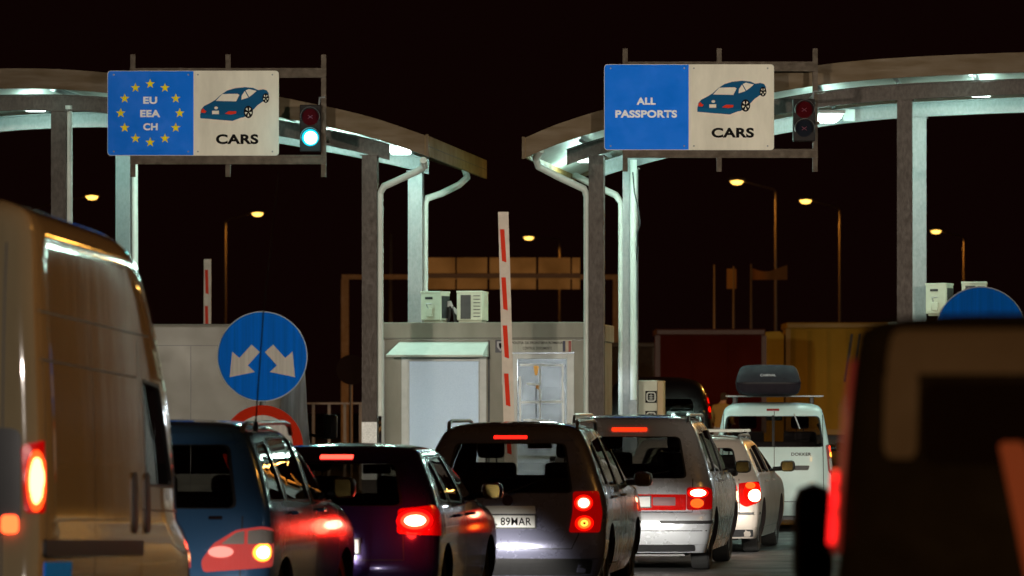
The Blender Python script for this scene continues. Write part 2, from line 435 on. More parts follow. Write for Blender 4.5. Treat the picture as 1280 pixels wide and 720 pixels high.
def handle(c, root, y, z, m, sides=(1, -1)):
    for sd in sides:
        a = c.pt('side', y - .09, z, .0, sd); b = c.pt('side', y + .09, z, 0, sd); o = Vector((sd * .03, 0, 0))
        MB().tube([a, a + o + Vector((0, .02, 0)), b + o + Vector((0, -.02, 0)), b], .012, 8).build('door_handle', m, root, True)
def rails(c, root, x, y0, y1, top, h=.06, m=None):
    for sd in (1, -1):
        pts = [(sd * x, y0, top - .05), (sd * x, y0 + .06, top + h * .6), (sd * x, y0 + .22, top + h)]
        pts += [(sd * x, y1 - .25, top + h), (sd * x, y1 - .08, top + h * .6), (sd * x, y1, top - .05)]
        MB().tube(pts, .018, 8).build('roof_rail', m or ALLOY, root, True)
def headlights(c, root, x, z, power=120, on=True, col=(1, .95, .85)):
    for sd in (1, -1):
        p = c.patch('front', [(sd * x - .17, z - .07), (sd * x + .17, z - .05), (sd * x + .15, z + .09), (sd * x - .15, z + .07)], off=.006, th=.02)
        o = p.build('headlight', CLEARLENS, root, True)
        pos = c.pt('front', sd * x, z, .05)
        if on:
            c.patch('front', circle(sd * x, z + .01, .05, 12), off=.012, th=.004, r=.001).build('headlight_bulb', emis('headlight_glow', (1, .95, .85), 10), o)
            l = lamp('SPOT', pos, power, col, .09, aim=pos + Vector((0, 3, -.95)), cone=48, blend=1, parent=root, name='headlight_beam')

YAW = math.atan(552 / F)
def carloc(xc, s): return ((xc - 640) / s, F / s, 0)

# ================================================================== SETTING
g = MB(); g.add([(-400, -60, 0), (400, -60, 0), (400, 900, 0), (-400, 900, 0)], [(0, 1, 2, 3)])
ASPH = mat('asphalt', (.045, .042, .042), rough=.55, noise=.35, nscale=1.3, bump=.6, bscale=45)
tag(g.build('ground', ASPH), kind='structure')
mk = MB()
for xx in (-6.2, -2.3, 1.6, 5.2):
    for y in range(10, 60, 6):
        o_ = (y - 30) * .093
        mk.add([(xx + o_ - .06, y, .004), (xx + o_ + .06, y, .004), (xx + o_ + .06 + .28, y + 3, .004), (xx + o_ - .06 + .28, y + 3, .004)], [(0, 1, 2, 3)])
tag(mk.build('road_markings', mat('road_paint', (.55, .53, .5), rough=.6, noise=.4, nscale=10)), kind='structure')

AX = .115; AXA = math.atan(AX)
KERB = mat('kerb_concrete', (.33, .31, .29), rough=.8, noise=.25, nscale=5, bump=.3)
def island(x0, x1, y0, y1, yref):
    def q(x, y): return (x + (y - yref) * AX, y)
    r = (x1 - x0) / 2; pts = []
    for i in range(13):
        a = math.pi * (1 + i / 12); pts.append(q((x0 + x1) / 2 + r * math.cos(a), y0 + r + r * math.sin(a)))
    for i in range(13):
        a = math.pi * i / 12; pts.append(q((x0 + x1) / 2 + r * math.cos(a), y1 - r + r * math.sin(a)))
    return MB().prism(pts, 0, .15, axis='z')
tag(island(-2.35, 1.65, 60.5, 80, 66).build('traffic_island', KERB), kind='structure')
tag(island(5.0, 9.0, 60.5, 80, 66).build('traffic_island', KERB), kind='structure')
tag(island(-10.5, -6.0, 60.5, 80, 66).build('traffic_island', KERB), kind='structure')

# ------------------------------------------------------------------ canopies
def interp(pts, x):
    if x <= pts[0][0]: (a, b), (c_, d) = pts[0], pts[1]
    elif x >= pts[-1][0]: (a, b), (c_, d) = pts[-2], pts[-1]
    else:
        for (a, b), (c_, d) in zip(pts, pts[1:]):
            if a <= x <= c_: break
    return b + (d - b) * (x - a) / (c_ - a)
YF, Y1, Y2, YB = 65.5, 66.7, 70.8, 72.3
def canopy(label, xs, top, x_end, cols, lights, pipes, endside):
    root = thing('border_canopy', label, 'canopy', (0, 0, 0), 0, 'curved steel canopies over the lanes')
    # world X samples at YF
    N = 40 if xs[1] < 1000 else 70; X = [((xs[0] + (xs[1] - xs[0]) * i / N) - 640) * YF / F for i in range(N + 1)]
    Zt = [CH + (YH - interp(top, xs[0] + (xs[1] - xs[0]) * i / N)) * YF / F for i in range(N + 1)]
    # smooth
    for _ in range(3): Zt = [Zt[0]] + [(Zt[i - 1] + 2 * Zt[i] + Zt[i + 1]) / 4 for i in range(1, N)] + [Zt[-1]]
    def strip(name, y0, y1, zo0, zo1, m, sh0=0, sh1=None, i0=0, i1=N):
        sh1 = sh0 if sh1 is None else sh1; vs = []
        for i in range(i0, i1 + 1):
            for (y, sh) in ((y0, sh0), (y1, sh1)):
                for zo in (zo0, zo1): vs.append((X[i] + sh, y, Zt[i] + zo))
        fs = []; n = i1 - i0
        for i in range(n):
            a = i * 4; b = a + 4
            fs += [(a, a + 1, b + 1, b), (a + 2, b + 2, b + 3, a + 3), (a, b, b + 2, a + 2), (a + 1, a + 3, b + 3, b + 1)]
        fs += [(0, 2, 3, 1), (n * 4, n * 4 + 1, n * 4 + 3, n * 4 + 2)]
        return MB().add(vs, fs).build(name, m, root)
    S = (YB - YF) * AX
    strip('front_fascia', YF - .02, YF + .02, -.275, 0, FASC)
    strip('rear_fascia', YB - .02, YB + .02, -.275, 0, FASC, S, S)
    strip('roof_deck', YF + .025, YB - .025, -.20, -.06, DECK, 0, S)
    s1 = (Y1 - YF) * AX; s2 = (Y2 - YF) * AX; bz = -.30
    k0, k1 = (0, N) if endside is None else ((2, N) if endside < 0 else (0, N - 3))
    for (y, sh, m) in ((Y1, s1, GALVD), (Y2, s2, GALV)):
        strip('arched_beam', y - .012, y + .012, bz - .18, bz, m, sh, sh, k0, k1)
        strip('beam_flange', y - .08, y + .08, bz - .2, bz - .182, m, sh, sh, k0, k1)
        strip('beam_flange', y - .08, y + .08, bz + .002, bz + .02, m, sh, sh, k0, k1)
    # purlins between the beams
    for i in range(k0 + 1, k1, 5):
        a = Vector((X[i], YF + .05, Zt[i] - .24)); b = Vector((X[i] + S, YB - .05, Zt[i] - .24))
        MB().tube([a, b], .035, 4).build('purlin', GALV, root)
    # end panel
    e = 0 if endside and endside < 0 else N
    if endside:
        vs = [(X[e], YF, Zt[e] - .275), (X[e], YF, Zt[e]), (X[e] + S, YB, Zt[e]), (X[e] + S, YB, Zt[e] - .275)]
        vs += [(x + endside * .03, y, z) for x, y, z in vs]
        o = MB().add(vs, [(0, 1, 2, 3), (4, 5, 6, 7), (0, 1, 5, 4), (1, 2, 6, 5), (2, 3, 7, 6), (3, 0, 4, 7)]).build('end_panel', mat('end_panel_beige', (.20, .12, .03), rough=.6, noise=.2, nscale=2), root)
        MB().box(X[e] - .02 + endside * .03, X[e] + .02 + endside * .03, YF - .012, YF + .01, Zt[e] - .29, Zt[e] + .012).build('corner_trim', FASC, root)
        # seam between planks
        vs = [(X[e] + endside * .033, YF, Zt[e] - .15), (X[e] + endside * .033, YF, Zt[e] - .14), (X[e] + S + endside * .033, YB, Zt[e] - .14), (X[e] + S + endside * .033, YB, Zt[e] - .15)]
        MB().add(vs, [(0, 1, 2, 3)]).build('panel_joint', GALVD, root)
    def zx(Xw):
        for i in range(N):
            if X[i] <= Xw <= X[i + 1]: return Zt[i] + (Zt[i + 1] - Zt[i]) * (Xw - X[i]) / (X[i + 1] - X[i])
        return Zt[0] if Xw < X[0] else Zt[-1]
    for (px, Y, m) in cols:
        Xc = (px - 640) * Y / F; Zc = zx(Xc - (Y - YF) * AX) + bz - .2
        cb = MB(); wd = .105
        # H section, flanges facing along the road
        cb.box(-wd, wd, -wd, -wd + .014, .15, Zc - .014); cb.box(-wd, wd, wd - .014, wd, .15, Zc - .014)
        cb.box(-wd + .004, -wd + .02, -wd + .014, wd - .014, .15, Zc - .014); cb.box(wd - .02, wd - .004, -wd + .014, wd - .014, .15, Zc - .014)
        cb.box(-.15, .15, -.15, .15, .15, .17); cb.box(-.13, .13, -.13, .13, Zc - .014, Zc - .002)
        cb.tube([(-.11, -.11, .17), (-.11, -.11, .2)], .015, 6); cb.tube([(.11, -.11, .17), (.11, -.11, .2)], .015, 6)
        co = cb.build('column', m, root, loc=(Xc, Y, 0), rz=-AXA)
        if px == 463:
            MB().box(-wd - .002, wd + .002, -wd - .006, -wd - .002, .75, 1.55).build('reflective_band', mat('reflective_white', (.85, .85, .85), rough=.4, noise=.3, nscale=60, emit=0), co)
    for pts in pipes:
        MB().tube([P(*p) for p in pts], .05, 10).build('downpipe', DECK, root, True)
    for (px, Y, zo, vis) in lights:
        Xc = (px - 640) * Y / F; z = zx(Xc - (Y - YF) * AX) + zo
        body = MB().box(Xc - .2, Xc + .2, Y - .62, Y + .62, z + .05, z + .1, b=.015).build('luminaire', PVC, root)
        MB().box(Xc - .15, Xc + .15, Y - .57, Y + .57, z - .02, z + .048, b=.03).build('lamp_tube', emis('canopy_tube', (.80, 1, .93), 9), body)
        lamp('POINT', (Xc, Y, z - .22), vis, (.62, 1, .84), .15, name='canopy_light')
    for k in range(6):  # tubes added behind the fascia to brighten the deck underside
        i = int(3 + k * (N - 6) / 5); a = Vector((X[i] + .05, YF + .55, Zt[i] - .235))
        o = MB().box(a.x - .05, a.x + .05, a.y - .3, a.y + .3, a.z - .01, a.z + .03, b=.01).build('added_fascia_tube', emis('added_fascia_glow', (.80, 1, .93), 2), root)
        lamp('POINT', (a.x, a.y, a.z - .05), 4.5, (.6, 1, .88), .05, name='canopy_light')
    return root, zx
canL, zL = canopy('left curved canopy, over the lane under the star-ringed sign', (-260, 531),
    [(-300, 122), (-200, 104), (-100, 90), (0, 85), (80, 86), (135, 91), (240, 102), (350, 121), (460, 144), (531, 169)], 531,
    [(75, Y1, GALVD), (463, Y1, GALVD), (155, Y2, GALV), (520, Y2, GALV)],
    [(40, 69.2, -.30, 75), (230, 69.2, -.30, 85), (400, 69.2, -.30, 85), (500, 69.4, -.30, 60)],
    [[(529, 200, 66.0), (531, 208, 66.2), (522, 214, 66.3), (500, 224, 66.5), (480, 233, 66.65), (475, 242, 66.7), (475, 520, 66.7)],
     [(581, 212, 71.9), (584, 222, 71.8), (574, 231, 71.5), (552, 242, 71), (534, 248, 70.9), (531, 256, 70.9), (531, 520, 70.9)],
     [(86, 132, 66.7), (86.5, 300, 66.7), (86.5, 520, 66.7)], [(168, 130, 70.8), (168.5, 300, 70.8), (168.5, 520, 70.8)]], 1)
canR, zR = canopy('right curved canopy, over the lane under the all-passports sign', (657, 2060),
    [(657, 172), (667, 164), (752, 137), (860, 111), (968, 90), (1022, 81), (1090, 74), (1160, 70), (1280, 65), (1400, 66), (1560, 76), (1800, 100), (2060, 150)], 657,
    [(746, Y1, GALVD), (1131, Y1, GALVD), (788, Y2, GALV), (1149, Y2, GALV), (1500, Y1, GALVD), (1510, Y2, GALV), (1880, Y1, GALVD), (1880, Y2, GALV)],
    [(735, 69.3, -.30, 75), (880, 69.2, -.30, 85), (1036, 69.4, -.50, 85), (1230, 69.2, -.30, 85), (1400, 69.2, -.30, 70), (1560, 69.2, -.50, 40), (1720, 69.2, -.50, 30), (1900, 69.2, -.50, 30)],
    [[(676, 188, 66.0), (670, 198, 66.1), (673, 208, 66.3), (700, 222, 66.5), (730, 236, 66.65), (734, 246, 66.7), (734, 520, 66.7)],
     [(712, 206, 71.9), (716, 218, 71.8), (740, 230, 71.3), (770, 244, 70.9), (777, 254, 70.8), (777, 520, 70.8)],
     [(792, 200, 70.6), (791.5, 300, 70.6), (792, 500, 70.6)]], -1)
# cable on the right rear column
tag(MB().tube([P(791, 215, 70.5), P(793, 240, 70.5), P(798, 262, 70.5), P(800, 280, 70.5), P(797, 290, 70.5), P(796, 330, 70.6), P(796, 400, 70.6)], .012, 6).build('power_cable', BLK), 'black cable looping down the pale rear column right of the booth', 'cable')
# junction box beside the visible lamp
tag(MB().box(-.09, .09, -.04, .04, -.09, .09, b=.01).build('junction_box', PVC, loc=P(1061, 144, 70.55)), 'small white box beside the lit lamp under the right canopy', 'junction box')

# ------------------------------------------------------------------ overhead lane signs
YS = 65.0
def lane_sign(label, x0, x1, y0, y1, posts, rails_, px1, py, kind, pright):
    def L(x, y): p = P(x, y, YS); return (p.x, p.z)
    fr = thing('sign_gantry', 'brown steel frame holding the ' + label + ' lane board', 'sign frame', (0, 0, 0), 0, 'frames holding the lane boards')
    for px in posts:
        a = L(px, py[0]); b = L(px, py[1]); MB().box(a[0] - .034, a[0] + .034, YS + .0, YS + .06, b[1], a[1]).build('post', FRAMEM, fr)
        # bracket back to the canopy beam
        zt = (zL if px < 600 else zR)(a[0]) - .42
        MB().box(a[0] - .02, a[0] + .02, YS + .06, Y1 + .02, zt - .02, zt + .02).build('bracket', FRAMEM, fr)
    for (ya, yb) in rails_:
        a = L(posts[0] - 3, ya); b = L(pright, yb)
        rb = MB(); rb.box(a[0], b[0], YS - .05, YS - .005, b[1], a[1]); rb.box(a[0], b[0], YS - .075, YS - .05, b[1], b[1] + .025); rb.box(a[0], b[0], YS - .075, YS - .05, a[1] - .02, a[1])
        rb.build('rail', FRAMEM, fr)
    s = thing('lane_sign', 'blue and white lane board reading ' + kind, 'sign', (0, 0, 0), 0, 'lane boards on the canopies')
    a = L(x0, y1); b = L(x1, y0); ys = YS - .10
    MB().prism(rrect(a[0], b[0], a[1], b[1], .045), ys, ys + .022).build('sign_panel', WHITE, s)
    mid = L(px1, 0)[0]
    pts = [p for p in rrect(a[0] + .006, b[0], a[1] + .006, b[1] - .006, .04) if p[0] < mid] + [(mid, a[1] + .006), (mid, b[1] - .006)]
    cx = sum(p[0] for p in pts) / len(pts); cz = sum(p[1] for p in pts) / len(pts); pts.sort(key=lambda p: math.atan2(p[1] - cz, p[0] - cx))
    MB().prism(pts, ys - .004, ys).build('blue_field', BLUE, s)
    def tx(t, x, y, w_, h_, m): p = L(x, y); text(t, p[0], p[1], w_ * YS / F, h_ * YS / F, ys - .007, m, s, bold=.042)
    dx = x0 - 755; dy = y0 - 81
    if x0 < 500:
        tx('EU', 188.5, 126, 17.5, 9, WHITEP); tx('EEA', 188.5, 142.5, 25, 9, WHITEP); tx('CH', 188.8, 159, 18, 9, WHITEP)
        for k in range(12):
            ang = math.pi / 2 + k * math.pi / 6; c_ = L(188.5 + 36.8 * math.cos(ang), 142 - 36.5 * math.sin(ang)); ro = 6.3 * YS / F
            st = [(c_[0] + (ro if i % 2 == 0 else ro * .4) * math.sin(i * math.pi / 5), c_[1] + (ro if i % 2 == 0 else ro * .4) * math.cos(i * math.pi / 5)) for i in range(10)]
            MB().prism(st, ys - .008, ys - .004).build('star', YEL, s)
        dx -= .5; dy += 0
        tx('CARS', 297, 174.5, 53, 12.5, BLACKP)
    else:
        tx('ALL', 807.5, 127, 24, 9, WHITEP); tx('PASSPORTS', 807.5, 143, 77, 9.5, WHITEP)
        tx('CARS', 915.5, 166.5, 53, 12.5, BLACKP)
    for fx in (x0 + 8, (x0 + x1) / 2 - 6, (x0 + x1) / 2 + 6, x1 - 8):
        for fy in (y0 + 5, y1 - 5):
            q = L(fx, fy); MB().prism(circle(q[0], q[1], .011, 10), ys - .008, ys - .004).build('rivet', GALV, s)
    pic = None
    def pg(poly, m, lay, name='picture'):
        nonlocal pic
        pts = [L(640 + x / 4 + dx, 40 + y / 4 + dy) for x, y in poly]
        o = MB().prism(pts, ys - .003 - lay * .0025, ys).build(name, m, pic or s)
        if pic is None: pic = o
    pg([(925, 400), (926, 380), (930, 358), (945, 340), (975, 325), (1000, 310), (1030, 283), (1060, 263), (1100, 251), (1150, 246), (1190, 250), (1215, 261), (1240, 257), (1258, 262), (1267, 276), (1268, 300), (1255, 325), (1238, 318), (1210, 338), (1188, 362), (1165, 385), (1140, 398), (1118, 400), (1088, 415), (930, 402)], CARBLUE, 0, 'car_picture')
    pg([(925, 382), (1120, 388), (1140, 385), (1138, 396), (1088, 414), (930, 402), (925, 400)], mat('picture_blue_light', (.003, .10, .23), spec=.08, rough=.6), .5, 'picture_bumper')
    pg([(1003, 315), (1035, 281), (1112, 279), (1121, 285), (1105, 317)], WHITE, 1, 'picture_window')
    pg([(1131, 309), (1133, 288), (1148, 266), (1166, 298)], WHITE, 1, 'picture_window')
    pg([(1152, 263), (1168, 256), (1207, 265), (1190, 280), (1170, 295)], WHITE, 1, 'picture_window')
    pg([(985, 364), (1019, 364), (1019, 381), (985, 381)], WHITE, 1, 'picture_plate')
    pg([(930, 374), (930, 362), (940, 352), (948, 362), (957, 366), (950, 375)], REDP, 1, 'picture_lamp')
    pg([(1048, 379), (1068, 366), (1106, 367), (1104, 378), (1080, 383)], REDP, 1, 'picture_lamp')
    pg(circle(1005, 350, 9, 14, 7), WHITE, 1, 'picture_badge')
    for (cx_, cz_, rx, rz_) in ((1166, 370, 23, 31), (1253, 301, 17, 24)):
        pg(circle(cx_, cz_, rx, 28, rz_), BLACKP, 1.2, 'picture_wheel')
        for k in range(5):
            t = k * 2 * math.pi / 5 + .3
            pg([(cx_ + rx * q * math.cos(t + e), cz_ + rz_ * q * math.sin(t + e)) for q, e in ((.2, 0), (.75, -.28), (.75, .28))], WHITE, 2, 'picture_spoke')
    return s
lane_sign('star-ringed', 135, 349, 89, 195, (166, 285, 404.5), ((85.5, 97.5), (194, 205.5)), 242.5, (68, 221), 'EU EEA CH and CARS', 408)
lane_sign('all-passports', 755, 967, 81, 188, (781.5, 899, 1019), ((77.5, 89.5), (186.5, 197.5)), 860.5, (60.5, 214.5), 'ALL PASSPORTS and CARS', 1022)

def signal(label, x0, x1, y0, y1, green):
    s = thing('traffic_light', label, 'traffic light', (0, 0, 0), 0, 'lane signals beside the boards')
    a = P(x0, y1, YS); b = P(x1, y0, YS); ys = YS - .08
    MB().box(a.x, b.x, ys - .02, ys + .14, a.z, b.z, b=.012).build('housing', mat('signal_black', (.012, .009, .009), spec=.2, rough=.6), s)
    w_ = (b.x - a.x) / 2; cx = (a.x + b.x) / 2; h = b.z - a.z
    for k, zz in enumerate((a.z + h * .74, a.z + h * .30)):
        r = .115
        lens = MB(); lens.lathe([(-.028, .001), (-.026, r * .5), (-.02, r)], 24, c=(cx, ys, zz), axis='y')
        if green and k == 1: m = emis('signal_green_rim', (.01, .62, .85), 1.4)
        else: m = mat('signal_lens_red_off', (.05, .002, .004), spec=.03, rough=.7) if k == 0 else mat('signal_lens_off', (.01, .012, .018), spec=.03, rough=.7)
        lo = lens.build('lens', m, s, True)
        if green and k == 1:
            MB().lathe([(-.034, .001), (-.032, r * .4), (-.029, r * .78)], 24, c=(cx + .006, ys, zz - .004), axis='y').build('lit_center', emis('signal_green_glow', (.30, 1.0, .93), 7), lo, True)
        v = MB(); n = 16; pts = []
        for i in range(n + 1):
            t = R(-20 + 220 * i / n); pts.append((math.cos(t), math.sin(t)))
        vs = []
        for (cx_, cz_) in pts:
            for rr in (r + .012, r + .018):
                vs.append((cx + cx_ * rr, ys - .02, zz + cz_ * rr)); vs.append((cx + cx_ * rr, ys - .15, zz + cz_ * rr))
        fs = []
        for i in range(n): q = i * 4; fs += [(q, q + 1, q + 5, q + 4), (q + 2, q + 6, q + 7, q + 3), (q + 1, q + 3, q + 7, q + 5)]
        v.add(vs, fs).build('visor', BLK, s, True)
        if not (green and k == 1):
            t = MB()
            for ang in (R(35), R(-35)):
                t.tube([(cx - .04 * math.cos(ang), ys - .031, zz - .04 * math.sin(ang)), (cx + .04 * math.cos(ang), ys - .031, zz + .04 * math.sin(ang))], .004, 4)
            t.build('lens_mark', mat('lens_mark', (.2, .06, .09), rough=.4), s)
    sd = 1
    MB().tube([(b.x - .03, ys + .05, b.z - .02), (b.x - .02, ys + .05, b.z + .10), (b.x + .05, ys + .06, b.z + .11)], .014, 6).build('cable', GALV, s)
    MB().box(b.x - .01, b.x + .06, ys + .02, ys + .06, a.z + h * .4, a.z + h * .48).build('bracket', FRAMEM, s)
    if green: lamp('POINT', (cx, ys - .3, a.z + h * .3), 4, (.15, .9, 1), .1, name='signal_light')
    return s
signal('lane signal with its lower green lamp lit, beside the star-ringed board', 375, 401.5, 131.5, 190, True)
signal('unlit lane signal beside the all-passports board', 991, 1018.5, 124, 177, False)

# ------------------------------------------------------------------ booths
def booth(label, px, Y, full):
    s = F / Y
    o = P(px, 403, Y); root = thing('control_booth', label, 'booth', (o.x, o.y, 0), -AXA)
    def lx(x): return (x - px) / s
    def lz(y): return CH + (YH - y) / s
    W_, D = 3.0, 3.6; zt = lz(403); zb = lz(425); z0 = .15
    w = MB(); t = .06; cells = [(0, lx(px + 24)), (lx(px + 131), lx(px + 164)), (lx(px + 241), W_)]
    for a, b in cells: w.box(a, b, 0, t, z0, zb - .002)
    for a, b in ((cells[0][1], cells[1][0]), (cells[1][1], cells[2][0])):
        w.box(a, b, 0, t, z0, .60)
    wl = w.build('front_wall', BOOTHM, root)
    zw1 = lz(444)
    MB().box(cells[0][1], cells[1][0], .005, t - .005, zw1, zb - .003).build('wall_panel', BOOTHM, root)
    MB().box(cells[1][1], cells[2][0], .005, t - .005, lz(440), zb - .003).build('wall_panel', BOOTHM, root)
    MB().box(0, t, t + .002, D, z0, zb - .002).build('side_wall', BOOTHM, root)
    sw = MB(); sw.box(W_ - t, W_, t + .002, .7, z0, zb - .002); sw.box(W_ - t, W_, 1.9, D, z0, zb - .002); sw.box(W_ - t, W_, .7, 1.9, z0, 1.0); sw.box(W_ - t, W_, .7, 1.9, 2.3, zb - .002)
    sw.build('side_wall', BOOTHM, root)
    MB().box(W_ - .05, W_ - .02, .7, 1.9, 1.0, 2.3).build('side_window', MATS['car_glass'], root)
    MB().box(t, W_ - t, D - t, D, z0, zb - .002).build('rear_wall', mat('booth_inside', (.20, .20, .20), rough=.7, noise=.4, nscale=2), root)
    r = MB(); r.box(-.03, W_ + .03, -.03, D + .03, zb, zt, b=.012); r.build('roof', BOOTHM, root)
    MB().box(-.035, W_ + .035, -.034, -.031, zb + .02, zb + .03).build('roof_joint', TRIM, root)
    for x in (-.012, W_ - .03): MB().box(x, x + .042, -.012, -.002, z0, zb - .004).build('corner_post', PVC, root)
    mid = MB(); mid.box(cells[1][0] + .02, cells[1][0] + .05, -.01, -.002, .95, zb - .01); mid.build('wall_joint', TRIM, root)
    # window 1
    a, b = cells[0][1], cells[1][0]; f = MB()
    for (i, j, k, l) in ((a, a + .10, .60, zw1), (b - .10, b, .60, zw1), (a + .10, b - .10, zw1 - .09, zw1), (a + .10, b - .10, .60, .68)):
        f.box(i, j, -.012, t - .012, k, l, b=.008)
    f.box(a + .1, a + .115, -.02, .03, .68, zw1 - .09); f.box(b - .115, b - .1, -.02, .03, .68, zw1 - .09)
    w1 = f.build('window', PVC, root)
    fm = MATS.get('frosted_pane')
    if not fm:
        fm = bpy.data.materials.new('frosted_pane'); fm.use_nodes = True; MATS['frosted_pane'] = fm; nt = fm.node_tree
        bs = nt.nodes['Principled BSDF']; nt.nodes.remove(bs); out = nt.nodes['Material Output']
        tl = nt.nodes.new('ShaderNodeBsdfTranslucent'); df = nt.nodes.new('ShaderNodeBsdfDiffuse'); mx = nt.nodes.new('ShaderNodeMixShader')
        df.inputs[0].default_value = (.5, .52, .55, 1); mx.inputs[0].default_value = .25
        n = nt.nodes.new('ShaderNodeTexNoise'); n.inputs['Scale'].default_value = 90; n.inputs['Detail'].default_value = 3
        rp = nt.nodes.new('ShaderNodeValToRGB'); rp.color_ramp.elements[0].position = .30; rp.color_ramp.elements[0].color = (.70, .76, .80, 1)
        rp.color_ramp.elements[1].position = .68; rp.color_ramp.elements[1].color = (.86, .90, .93, 1)
        tc = nt.nodes.new('ShaderNodeTexCoord'); nt.links.new(tc.outputs['Object'], n.inputs[0]); nt.links.new(n.outputs[0], rp.inputs[0])
        nt.links.new(rp.outputs[0], tl.inputs[0]); nt.links.new(tl.outputs[0], mx.inputs[1]); nt.links.new(df.outputs[0], mx.inputs[2]); nt.links.new(mx.outputs[0], out.inputs[0])
    MB().box(a + .1, b - .1, .02, .026, .68, zw1 - .09).build('frosted_pane', fm, w1)
    # partition behind the pane so the lamp lights it from below
    # awning
    aw = MB(); aw.add([(lx(px + 22), -.003, lz(427)), (lx(px + 134), -.003, lz(427)), (lx(px + 131), -.45, lz(444)), (lx(px + 10), -.45, lz(444)),
                       (lx(px + 22), -.003, lz(429)), (lx(px + 134), -.003, lz(429)), (lx(px + 131), -.45, lz(446.5)), (lx(px + 10), -.45, lz(446.5))],
                      [(0, 1, 2, 3), (4, 5, 6, 7), (0, 1, 5, 4), (1, 2, 6, 5), (2, 3, 7, 6), (3, 0, 4, 7)])
    aw.add([(lx(px + 134), -.003, lz(428)), (lx(px + 134), -.003, lz(446)), (lx(px + 131), -.44, lz(446))], [(0, 1, 2)])
    aw.build('awning', mat('awning_white', (.62, .68, .62), rough=.45, noise=.08), root)
    # window 2 with taped muntins
    a, b = cells[1][1], cells[2][0]; zw = lz(442); f = MB()
    for (i, j, k, l) in ((a, a + .07, .60, zw), (b - .11, b, .60, zw), (a + .07, b - .11, zw - .08, zw), (a + .07, b - .11, .60, .68)):
        f.box(i, j, -.012, t - .012, k, l, b=.008)
    w2 = f.build('window', PVC, root)
    MB().box(a + .07, b - .11, .02, .026, .68, zw - .08).build('pane', glass('booth_glass', .75), w2)
    tp = MB(); m_ = a + .39; x0, x1 = a + .10, b - .15
    segs = [((x0, lz(456)), (x1, lz(457))), ((m_, lz(456)), (m_ + .01, lz(530))), ((x0 + .02, lz(503)), (x1, lz(502))), ((x1 - .02, lz(455)), (x1 - .01, lz(540))), ((x0, lz(470)), (x0 + .01, lz(545))), ((x0 + .1, lz(480)), (m_, lz(481))), ((x0 + .05, lz(525)), (x1 - .2, lz(526)))]
    for (p, q) in segs:
        d = Vector(q) - Vector(p); n_ = Vector((-d.y, d.x)).normalized() * .014; pl = []
        for i in range(9):
            c0 = Vector(p) + d * i / 8 + n_ * (1 + random.uniform(-.5, .6)); pl.append(c0)
        for i in range(8, -1, -1):
            c0 = Vector(p) + d * i / 8 - n_ * (1 + random.uniform(-.5, .6)); pl.append(c0)
        tp.prism([tuple(v) for v in pl], .012, .0165)
    tp.build('tape_strip', mat('white_tape', (.75, .78, .8), rough=.6), w2)
    if full:
        sb = MB().box(a - .01, b - .03, -.022, -.006, lz(441), lz(425)).build('name_board', mat('board_cream', (.42, .40, .35), rough=.5, noise=.25, nscale=30, stretch=(1, 1, .05)), root)
        text('POLITIA DE FRONTIERA ROMANA', a + .36, lz(428.8), .74, .036, -.026, BLACKP, sb, bold=.01)
        text('CONTROL DOCUMENTE', a + .36, lz(435.5), .42, .04, -.026, BLACKP, sb, bold=.01)
        for k, cc in enumerate(((.01, .012, .05), (.42, .33, .25), (.25, .03, .02))):
            MB().box(b - .165 + k * .042, b - .125 + k * .042, -.026, -.023, lz(440), lz(426.5)).build('flag_stripe', mat('flag%d' % k, cc, rough=.5), sb)
        cr = MB().box(cells[1][0] + .13, cells[1][0] + .28, -.014, -.002, lz(441), lz(425)).build('crest_plate', mat('crest_dark', (.05, .045, .06), rough=.5), root)
        q = cells[1][0] + .205
        MB().prism([(q - .05, lz(427)), (q + .05, lz(427)), (q + .05, lz(434)), (q, lz(439.5)), (q - .05, lz(434))], -.018, -.0145).build('crest_shield', mat('crest_light', (.35, .33, .36), rough=.5), cr)
        MB().prism([(q - .022, lz(429)), (q + .022, lz(429)), (q + .02, lz(433)), (q, lz(437)), (q - .02, lz(433))], -.021, -.0185).build('crest_figure', BLACKP, cr)
        # papers on the middle wall strip
        MB().box(q + .02, q + .09, -.012, -.0105, lz(481), lz(451)).build('notice', mat('paper', (.5, .5, .48), rough=.7, noise=.4, nscale=40), root)
    # counter and screen inside; glowing amber blobs imitate a street lamp's reflection
    MB().box(cells[1][1], cells[2][0], .5, 1.0, 1.0, 1.05).build('counter', BOOTHM, root)
    MB().box(.1, W_ - .1, 2.0, 2.06, .2, 2.6).build('inner_wall', MATS['booth_inside'], root)
    p_ = lamp('POINT', (.92, .20, .50), 420, (.86, .95, 1), .10, parent=root, name='booth_light')
    p2 = lamp('POINT', (2.35, .9, 2.3), 110, (.8, .88, 1), .15, parent=root, name='booth_light')
    if full:
        lm = MB().lathe([(-.07, .008), (-.05, .02), (0, .028), (.05, .04), (.09, .02), (.10, .008)], 14, c=(2.14, .9, lz(463)), axis='z').build('amber_reflection', emis('amber_reflection_glow', (1, .48, .10), .9), root, True)
        MB().tube([(2.14, .9, 1.05), (2.14, .9, lz(468) - .09)], .01, 6).build('amber_blob_stem', BLK, lm)
        MB().lathe([(-.03, .01), (0, .035), (.03, .03), (.04, .005)], 14, c=(2.17, .9, lz(484)), axis='z').build('amber_reflection_low', emis('amber_reflection_glow_dim', (1, .45, .12), .45), lm, True)
    return root
BY = 69.5
booth('pale control booth with white awning and frosted window, between the two canopies', 478, BY, True)
booth('pale booth behind the right blurred sign, mostly hidden', 1113, BY - .6, False)
tag(island(11.0, 15.0, 60.5, 80, 66).build('traffic_island', KERB), kind='structure')

